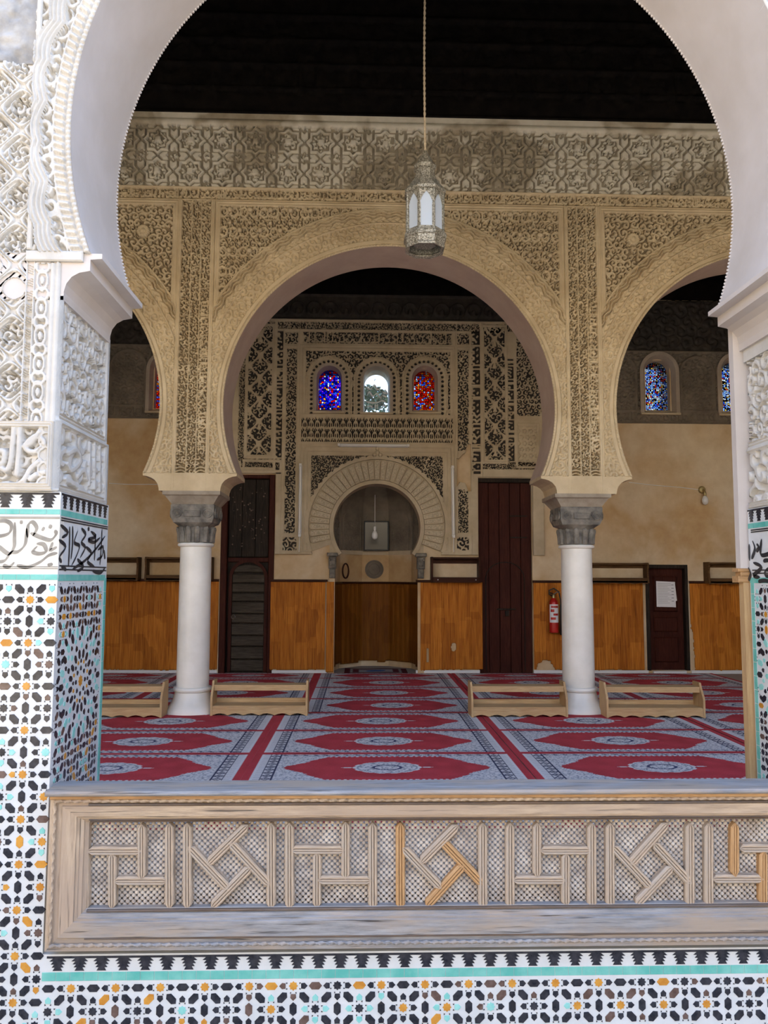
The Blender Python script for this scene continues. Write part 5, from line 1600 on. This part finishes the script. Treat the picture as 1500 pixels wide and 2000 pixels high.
# ------------------------------------------------------------------ reed mats on the wall
def reed(name, x0, x1, z1, label, holes=(), wav=.02, seed=1, zb=.04):
    def mk(U, V):
        ok = V > zb + wav * (vnoise(U * 3, U * 0, seed) + .6 * vnoise(U * 40, U * 0, seed + 2))
        for (hx, hz, rx, rz_) in holes: ok &= np.hypot((U - hx) / rx, (V - hz) / rz_) + .35 * (vnoise(U * 25, V * 25, seed) - .5) > 1
        return ok
    o = grid(name, M['reed_mat'], None, lin(x0, x1, .012), lin(0, z1, .012), lambda U, V: .006 * (vnoise(U * 2.2, V * 1.4, seed) + .3 * np.sin(U * 60)), mp_front(YB - .024), mk, skirt=.012)
    return tag(o, label, 'wall mat', 'reed mats hung along the niche wall')
ZD = 1.428
xx = lambda a, y=1220: P(a, y, Y=YB).x
reed('reed_mat', XL + .02, xx(426), ZD, 'orange reed mat on the wall behind the left marble column', seed=1)
reed('reed_mat', xx(528), xx(635), ZD, 'orange reed mat between the dark wicket door and the niche', seed=2)
h1, h2 = P(886, 1264, Y=YB), P(835, 1280, Y=YB)
reed('reed_mat', xx(821), xx(942), ZD, 'torn orange reed mat between the niche and the plank door', [(h1.x, h1.z, .035, .06), (h2.x, h2.z, .015, .12)], seed=3)
h3 = P(1066, 1306, Y=YB)
reed('reed_mat', xx(1042), xx(1256), ZD, 'orange reed mat behind the fire extinguisher with a bare patch at its foot', [(h3.x, h3.z, .13, .12)], seed=4)
reed('reed_mat', xx(1348), XR - .02, ZD, 'orange reed mat right of the small door', [(xx(1346), .25, .06, .5)], seed=5)
pts = [(MCX - .70, YB + .0)] + apse(.95) + [(MCX + .70, YB + .0)]
sl = [0]
for a, b in zip(pts[:-1], pts[1:]): sl.append(sl[-1] + math.hypot(b[0] - a[0], b[1] - a[1]))
def mp_apse(u, v, h):
    x = np.interp(u, sl, [p[0] for p in pts]); y = np.interp(u, sl, [p[1] for p in pts]); return x, y - h, v
o = grid('reed_mat', M['reed_mat_dark'], None, lin(0, sl[-1], .015), lin(.04, 1.40, .03), lambda U, V: .004 * np.sin(U * 60), mp_apse, lambda U, V: V > .06 + .03 * vnoise(U * 4, U * 0, 2), skirt=.01)
tag(o, 'dark brown reed mat lining the inside of the niche', 'wall mat', 'reed mats hung along the niche wall')
o = MB().tube([(x, y, 1.41) for x, y in pts], .02, 6).build('niche_rail', M['rail_brown'], na)
for sx, a, b in ((-1, 637, 652),):
    q0, q1 = P(a, 1220, Y=YB - .02), P(b, 1220, Y=YB - .02)
    tag(MB().bbox(q0.x, q1.x, YB - .045, YB - .02, .03, 1.43, .006).build('reed_mat', M['reed_mat']), 'narrow reed mat strip on the left jamb of the niche', 'wall mat', 'reed mats hung along the niche wall')

# ------------------------------------------------------------------ wall shelves
def wall_shelf(x0, y0, x1, y1, label, mat='shelf_brown', box=False):
    X0, Z0, X1, Z1 = bx(x0, y0, x1, y1, YB - .1)
    xm = (X0 + X1) / 2; L = X1 - X0; H = Z1 - Z0; D = .20
    s = tag(empty('wall_shelf', (xm, YB, Z0)), label, 'shelf', 'wooden shelves hung on the niche wall')
    for sg in (-1, 1):
        e = [(-D, 0), (0, 0), (0, H), (-D, H)] if box else [(-D, .0), (0, 0), (0, H), (-D + .02, H), (-D + .0, H - .04), (-D + .03, H * .6), (-D + .02, H * .3)]
        MB().prism_x(e, sg * L / 2 - .014, sg * L / 2 + .014).build('side_board', M[mat], s)
    MB().box(-L / 2, L / 2, -D + .03, 0, H - .03, H - .005).build('top_board', M[mat], s)
    MB().box(-L / 2, L / 2, -D + .02, 0, .01, .035).build('bottom_board', M[mat], s)
    if box:
        MB().bbox(-L / 2, L / 2, -D + .0, -D + .02, .0, .085, .004).build('front_rail', M[mat], s)
        MB().bbox(-L / 2, L / 2, -.022, -.002, H - .10, H - .03, .004).build('back_rail', M[mat], s)
        for i, (a, z) in enumerate(((-L / 2 + .09, .045), (L / 2 - .06, .045))):
            MB().sphere((a, -D - .002, z), .009, 8, 6).build('screw_head', M['white_paint'], s, True)
    else:
        n = 20
        low = [(-L / 2 + L * i / n, -.012 + .014 * abs(math.sin(PI * i / 4))) for i in range(n + 1)]
        MB().prism(list(reversed([(L / 2, .085), (-L / 2, .085)] + low)), -D + .02, -D + .036).build('scalloped_rail', M[mat], s)
        MB().bbox(-L / 2, L / 2, -.02, -.002, H - .085, H - .03, .004).build('back_rail', M[mat], s)
wall_shelf(150, 1088, 271, 1133, 'brown wall shelf at far left beside the tiled pier')
wall_shelf(287, 1088, 414, 1134, 'brown wall shelf behind the left marble column')
wall_shelf(843, 1088, 935, 1138, 'dark open box shelf beside the right edge of the niche', 'rail_brown', True)
wall_shelf(1130, 1099, 1262, 1139, 'brown wall shelf between the right column and the small door')
wall_shelf(1381, 1098, 1490, 1140, 'brown wall shelf at far right above the last reed mat')

# ------------------------------------------------------------------ lantern
LX, LY = P(830, 480, Y=5.8).x, 5.8
def lz(y): return P(830, y, Y=LY).z
PXM = LY / 1500 * 1.0
ln = tag(empty('lantern', (LX, LY, lz(495))), 'octagonal pierced metal lantern with pale glass panes hanging on a cord', 'lantern')
Z0_ = lz(495)
def oct_(prof, name, mat, parent=ln, cap=True): return MB().lathe([(r, z - Z0_) for r, z in prof], n=8, a0=PI / 8, cap=cap).build(name, mat, parent)
k8 = 1 / math.cos(PI / 8)
def lf(y): return P(830, y, Y=LY - .15).z          # height of a front edge
W = .165
lm = M['lantern_metal']
zp, zs1, zt_ = lf(443), lf(365), lf(296)
oct_([(W * .80, lf(472)), (W * .96, lf(474)), (W * .98, lf(470)), (W * .94, lf(467)), (W * .80, lf(468))], 'bottom_rim', lm, cap=False)
oct_([(W * .94, lf(467)), (W * 1.00, lf(455))], 'pierced_skirt', lm, cap=False)
oct_([(W * .98, lf(456)), (W * 1.06, lf(454)), (W * 1.07, lf(449)), (W * 1.02, lf(444)), (W * .93, zp + .004)], 'lower_ring', lm, cap=False)
def lm_(y): return P(830, y, Y=LY - .075).z        # slimmer tiers stand further back
oct_([(W * .95, zs1 - .004), (W * 1.03, zs1), (W * 1.04, lf(359)), (W * .93, lf(354)), (W * .70, lm_(352)), (W * .56, lm_(343)), (W * .50, lm_(334)), (W * .45, lm_(325))], 'roof', lm, cap=False)
oct_([(W * .44, lm_(325)), (W * .55, lm_(323)), (W * .56, lm_(317)), (W * .45, lm_(312)), (W * .27, lz(309)), (W * .16, lz(303)), (W * .11, lz(297)), (W * .05, lz(294))], 'finial', lm)
zt_ = lz(296)
for i in range(8):
    a = i * PI / 4
    r = .165 * .925 * math.cos(PI / 8)
    hw = r * math.tan(PI / 8)
    q = empty('side_panel') if False else None
    # frame plate with a keyhole window, built upright facing -y, then turned
    h0, h1 = zp - Z0_, zs1 + .002 - Z0_
    H = h1 - h0
    inn = [(-hw * .76, h0 + H * .06), (-hw * .76, h0 + H * .62), (-hw * .82, h0 + H * .66), (-hw * .60, h0 + H * .77), (-hw * .40, h0 + H * .84), (0, h0 + H * .93), (hw * .40, h0 + H * .84), (hw * .60, h0 + H * .77), (hw * .82, h0 + H * .66), (hw * .76, h0 + H * .62), (hw * .76, h0 + H * .06)]
    out = [(-hw, h0), (-hw, h0 + H * .62), (-hw, h0 + H * .66), (-hw, h0 + H * .8), (-hw, h1), (0, h1), (hw, h1), (hw, h0 + H * .8), (hw, h0 + H * .66), (hw, h0 + H * .62), (hw, h0)]
    n = len(inn); m = MB()
    m.add([(x, -r, z) for x, z in out] + [(x, -r, z) for x, z in inn] + [(x, -r + .008, z) for x, z in inn],
          [(l * n + k, l * n + (k + 1) % n, (l + 1) * n + (k + 1) % n, (l + 1) * n + k) for l in range(2) for k in range(n)])
    o = m.build('side_frame', lm, ln); o.rotation_euler = (0, 0, a)
    g = MB().prism(list(reversed(inn)), -r + .006, -r + .009).build('glass_pane', M['lantern_glass'], o)
    MB().box(hw - .004, hw + .004, -r - .006, -r + .004, h0, h1).build('corner_post', lm, o)
oct_([(W * .55, lf(462)), (W * .55, lf(461))], 'inner_plate', lm)
# twisted cord
cd = MB()
zc0, zc1 = zt_ - Z0_, 8.98 - Z0_
for s_ in (0, PI):
    pts = []
    n = 260
    for i in range(n + 1):
        z = zc0 + (zc1 - zc0) * i / n; t = z / .085 * 2 * PI + s_
        pts.append((.0052 * math.cos(t) + .004 * math.sin(z * 3), .0052 * math.sin(t), z))
    cd.tube(pts, .0056, 6)
cd.build('hanging_cord', M['cord'], ln, True, 2)

# ------------------------------------------------------------------ fluorescent battens, bulbs, cables
def batten(x0, y0, x1, y1, label):
    a, b = P(x0, y0, Y=YR - .05), P(x1, y1, Y=YR - .05)
    c = (a + b) / 2; d = b - a; L = d.length; ang = math.atan2(d.z, d.x)
    t = tag(empty('tube_light', tuple(c)), label, 'light', 'unlit tube lights round the niche')
    t.rotation_euler = (0, -ang, 0)
    MB().bbox(-L / 2, L / 2, .0, .05, -.024, .024, .006).build('batten', M['white_paint'], t)
    MB().tube([(-L / 2 + .03, -.02, 0), (L / 2 - .03, -.02, 0)], .018, 10).build('tube', M['glass_bulb'], t, True)
    for s_ in (-1, 1): MB().bbox(s_ * L / 2 - .02, s_ * L / 2 + .02, -.04, .0, -.02, .02, .004).build('lamp_holder', M['white_paint'], t)
batten(662, 869, 797, 870.5, 'horizontal unlit tube light above the niche arch')
batten(587, 908, 585, 1046, 'upright unlit tube light on the left of the niche arch')
batten(884, 912, 886, 1048, 'upright unlit tube light on the right of the niche arch')
def cable(pix, Y, label, r=.006):
    tag(MB().tube([tuple(P(x, y, Y=Y)) for x, y in pix], r, 6).build('cable', M['white_paint']), label, 'cable')
cable([(1228, 942), (1280, 948), (1330, 952), (1370, 957)], YB - .012, 'thin pale cable along the wall towards the bare wall bulb')
cable([(213, 944), (250, 946), (310, 946)], YB - .012, 'thin pale cable on the wall left of the left column')
cable([(585, 1046), (584, 1078)], YR - .012, 'thin cable below the left upright tube light')
cable([(886, 1048), (886, 1078)], YR - .012, 'thin cable below the right upright tube light')
def bulb(c, label, up=.10, arm=None):
    t = tag(empty('light_bulb', tuple(c)), label, 'bulb')
    MB().lathe([(.018, .03), (.030, .015), (.046, -.02), (.050, -.06), (.040, -.095), (.018, -.112), (.004, -.116)], n=16).build('glass', M['glass_bulb'], t, True)
    MB().lathe([(.019, .03), (.021, .035), (.021, .085), (.016, .10)], n=12).build('socket', M['brass'] if arm else M['white_paint'], t, True)
    return t
c = P(1377, 972, Y=YB - .09)
b1 = bulb(c, 'bare bulb under a brass rose on the right-hand wall', arm=True)
o = MB().lathe([(0, 0), (.058, 0), (.062, .015), (.045, .035), (0, .04)], n=20).build('rose', M['brass'], b1, True); o.rotation_euler = (PI / 2, 0, 0); o.location = (-.012, .09, .135)
MB().tube([(-.012, .06, .135), (-.008, .02, .13), (0, .0, .095)], .010, 8).build('arm', M['brass'], b1, True)
c = P(732, 1040, Y=YB + .35)
b2 = bulb(c, 'bare bulb hanging inside the niche')
MB().tube([(0, 0, .10), (0, 0, .62)], .004, 6).build('flex', M['white_paint'], b2)

# mirror propped in the niche
X0, Z0, X1, Z1 = bx(713, 1020, 757, 1084, YB + .92)
Z0 = 1.956; Yq = YB + .92
mr = tag(empty('framed_mirror', ((X0 + X1) / 2, Yq, Z0)), 'dark framed mirror propped at the back of the niche', 'mirror')
hw, H = (X1 - X0) / 2, Z1 - Z0
MB().box(-hw, hw, .0, .02, 0, H).build('mirror_pane', M['mirror'], mr)
for a, b, c_, d_ in ((-hw - .02, -hw, 0, H + .02), (hw, hw + .02, 0, H + .02), (-hw, hw, H, H + .02), (-hw, hw, 0, .02)): MB().bbox(a, b, -.012, .022, c_, d_, .004).build('frame_rail', M['black_rubber'], mr)

# ------------------------------------------------------------------ fire extinguisher
c = P(1082, 1236, Y=YB - .12)
fe = tag(empty('fire_extinguisher', (c.x, YB - .12, c.z)), 'red fire extinguisher with black horn hung on the reed mat', 'extinguisher')
sh = P(1082, 1168, Y=YB - .12).z - c.z
MB().lathe([(.055, 0), (.070, .008), (.072, .03), (.072, sh - .09), (.064, sh - .05), (.04, sh - .015), (.026, sh)], n=24).build('cylinder', M['red_paint'], fe, True, .7)
lb = MB(); rs = []
for z in (sh * .30, sh * .82):
    rs.append([(.0735 * math.sin(t), -.0735 * math.cos(t), z) for t in [-1.25 + 2.5 * q / 14 for q in range(15)]])
lb.rings(rs, False, False); lbo = lb.build('label', M['paper'], fe, True)
pr_ = MB()
for z0_, z1_, t0, t1 in ((.72, .78, -.8, .9), (.60, .68, -.9, -.1), (.50, .56, -.3, .8), (.38, .45, -.9, .2)):
    rs = [[(.0742 * math.sin(t), -.0742 * math.cos(t), z * sh) for t in [t0 + (t1 - t0) * q / 6 for q in range(7)]] for z in (z0_, z1_)]
    pr_.rings(rs, False, False)
pr_.build('label_print', M['red_paint'], lbo)
MB().lathe([(.024, sh - .005), (.024, sh + .05), (.016, sh + .06)], n=12).build('valve', M['brass'], fe, True)
MB().tube([(.0, -.0, sh + .055), (-.03, -.01, sh + .075), (-.075, -.01, sh + .085)], .010, 8).build('handle', M['black_rubber'], fe, True)
MB().tube([(.0, -.0, sh + .055), (.05, -.01, sh + .09), (.10, -.01, sh + .085)], .008, 8).build('lever', M['steel'], fe, True)
MB().tube([(-.02, 0, sh + .03), (-.07, -.02, sh + .06), (-.07, -.02, sh + .12), (.0, -.02, sh + .15), (.08, -.02, sh + .10), (.105, -.02, sh - .02), (.11, -.02, sh - .12)], .011, 8).build('hose', M['black_rubber'], fe, True)
MB().tube([(.108, -.02, sh - .10), (.115, -.02, sh - .25), (.13, -.02, -.03)], [.018, .024, .042], 12).build('horn', M['black_rubber'], fe, True)

# papers on the small door
X0, Z0, X1, Z1 = bx(1284, 1135, 1322, 1186, YB - .0)
pp = tag(empty('notice', ((X0 + X1) / 2, YB + .05, Z0)), 'white printed notice pinned to the small brown door', 'notice')
hw, H = (X1 - X0) / 2, Z1 - Z0
MB().add([(-hw * .9, 0, .02), (hw, .0, -.004), (hw * .97, .0, H * .97), (-hw * .97, 0, H)], [(0, 1, 2, 3)]).build('sheet', M['paper'], pp)
MB().add([(-hw * .7, -.004, .0), (hw * 1.12, -.004, H * .25), (hw * .95, -.003, H * .9), (-hw * .98, -.003, H * .93)], [(0, 1, 2, 3)]).build('sheet', M['paper'], pp)
MB().add([(-hw, -.007, .005), (hw * .94, -.006, .0), (hw * .92, -.006, H * .96), (-hw * 1.0, -.007, H * .99)], [(0, 1, 2, 3)]).build('sheet', M['paper'], pp)
tx = MB()
for i in range(13):
    z = H * (.90 - i * .062)
    x1_ = hw * (.5 if i == 0 else .35 + .2 * math.sin(i * 2.1))
    tx.add([(-hw * .85, -.0085, z), (x1_, -.0085, z), (x1_, -.0085, z + .004), (-hw * .85, -.0085, z + .004)], [(0, 1, 2, 3)])
    if i % 2: tx.add([(hw * .55, -.0085, z), (hw * .8, -.0085, z), (hw * .8, -.0085, z + .01), (hw * .55, -.0085, z + .01)], [(0, 1, 2, 3)])
tx.build('printed_lines', M['print'], pp)

# ------------------------------------------------------------------ a tree outside the clear window
tr = tag(empty('tree', (.75, 20.5, GROUND)), 'dark leafy tree seen through the clear middle window', 'tree')
MB().tube([(0, 0, 0), (.1, 0, 2.5), (0, .1, 4.6), (.2, 0, 6.6)], [.22, .18, .14, .06], 8).build('trunk', M['bark'], tr, True)
rng = random.Random(12); lv = MB()
blobs = [(-1.0, 0, 5.3, 1.0), (.1, .2, 5.5, 1.0), (.75, 0, 6.3, .75), (.5, -.3, 5.0, 1.0), (-.5, .1, 6.05, .42), (1.5, 0, 5.6, 1.0), (-1.9, 0, 5.2, .9), (-.3, 0, 4.5, 1.1), (.9, 0, 4.4, 1.1)]
for cx, cy, cz, R0 in blobs:
    for q in range(520):
        a, b = rng.uniform(0, 2 * PI), rng.uniform(-1, 1); r = R0 * rng.uniform(.55, 1.02)
        c = Vector((cx + r * math.sqrt(1 - b * b) * math.cos(a), cy + r * math.sqrt(1 - b * b) * math.sin(a), cz + .85 + .8 * r * b))
        u = Vector((rng.gauss(0, 1), rng.gauss(0, 1), rng.gauss(0, 1))).normalized(); v = u.cross(Vector((rng.gauss(0, 1), rng.gauss(0, 1), 1))).normalized()
        s_ = rng.uniform(.06, .12)
        lv.add([c - u * s_, c + v * s_ * .5, c + u * s_, c - v * s_ * .5], [(0, 1, 2, 3)])
tag(lv.build('foliage', M['leaf'], tr), kind='stuff')
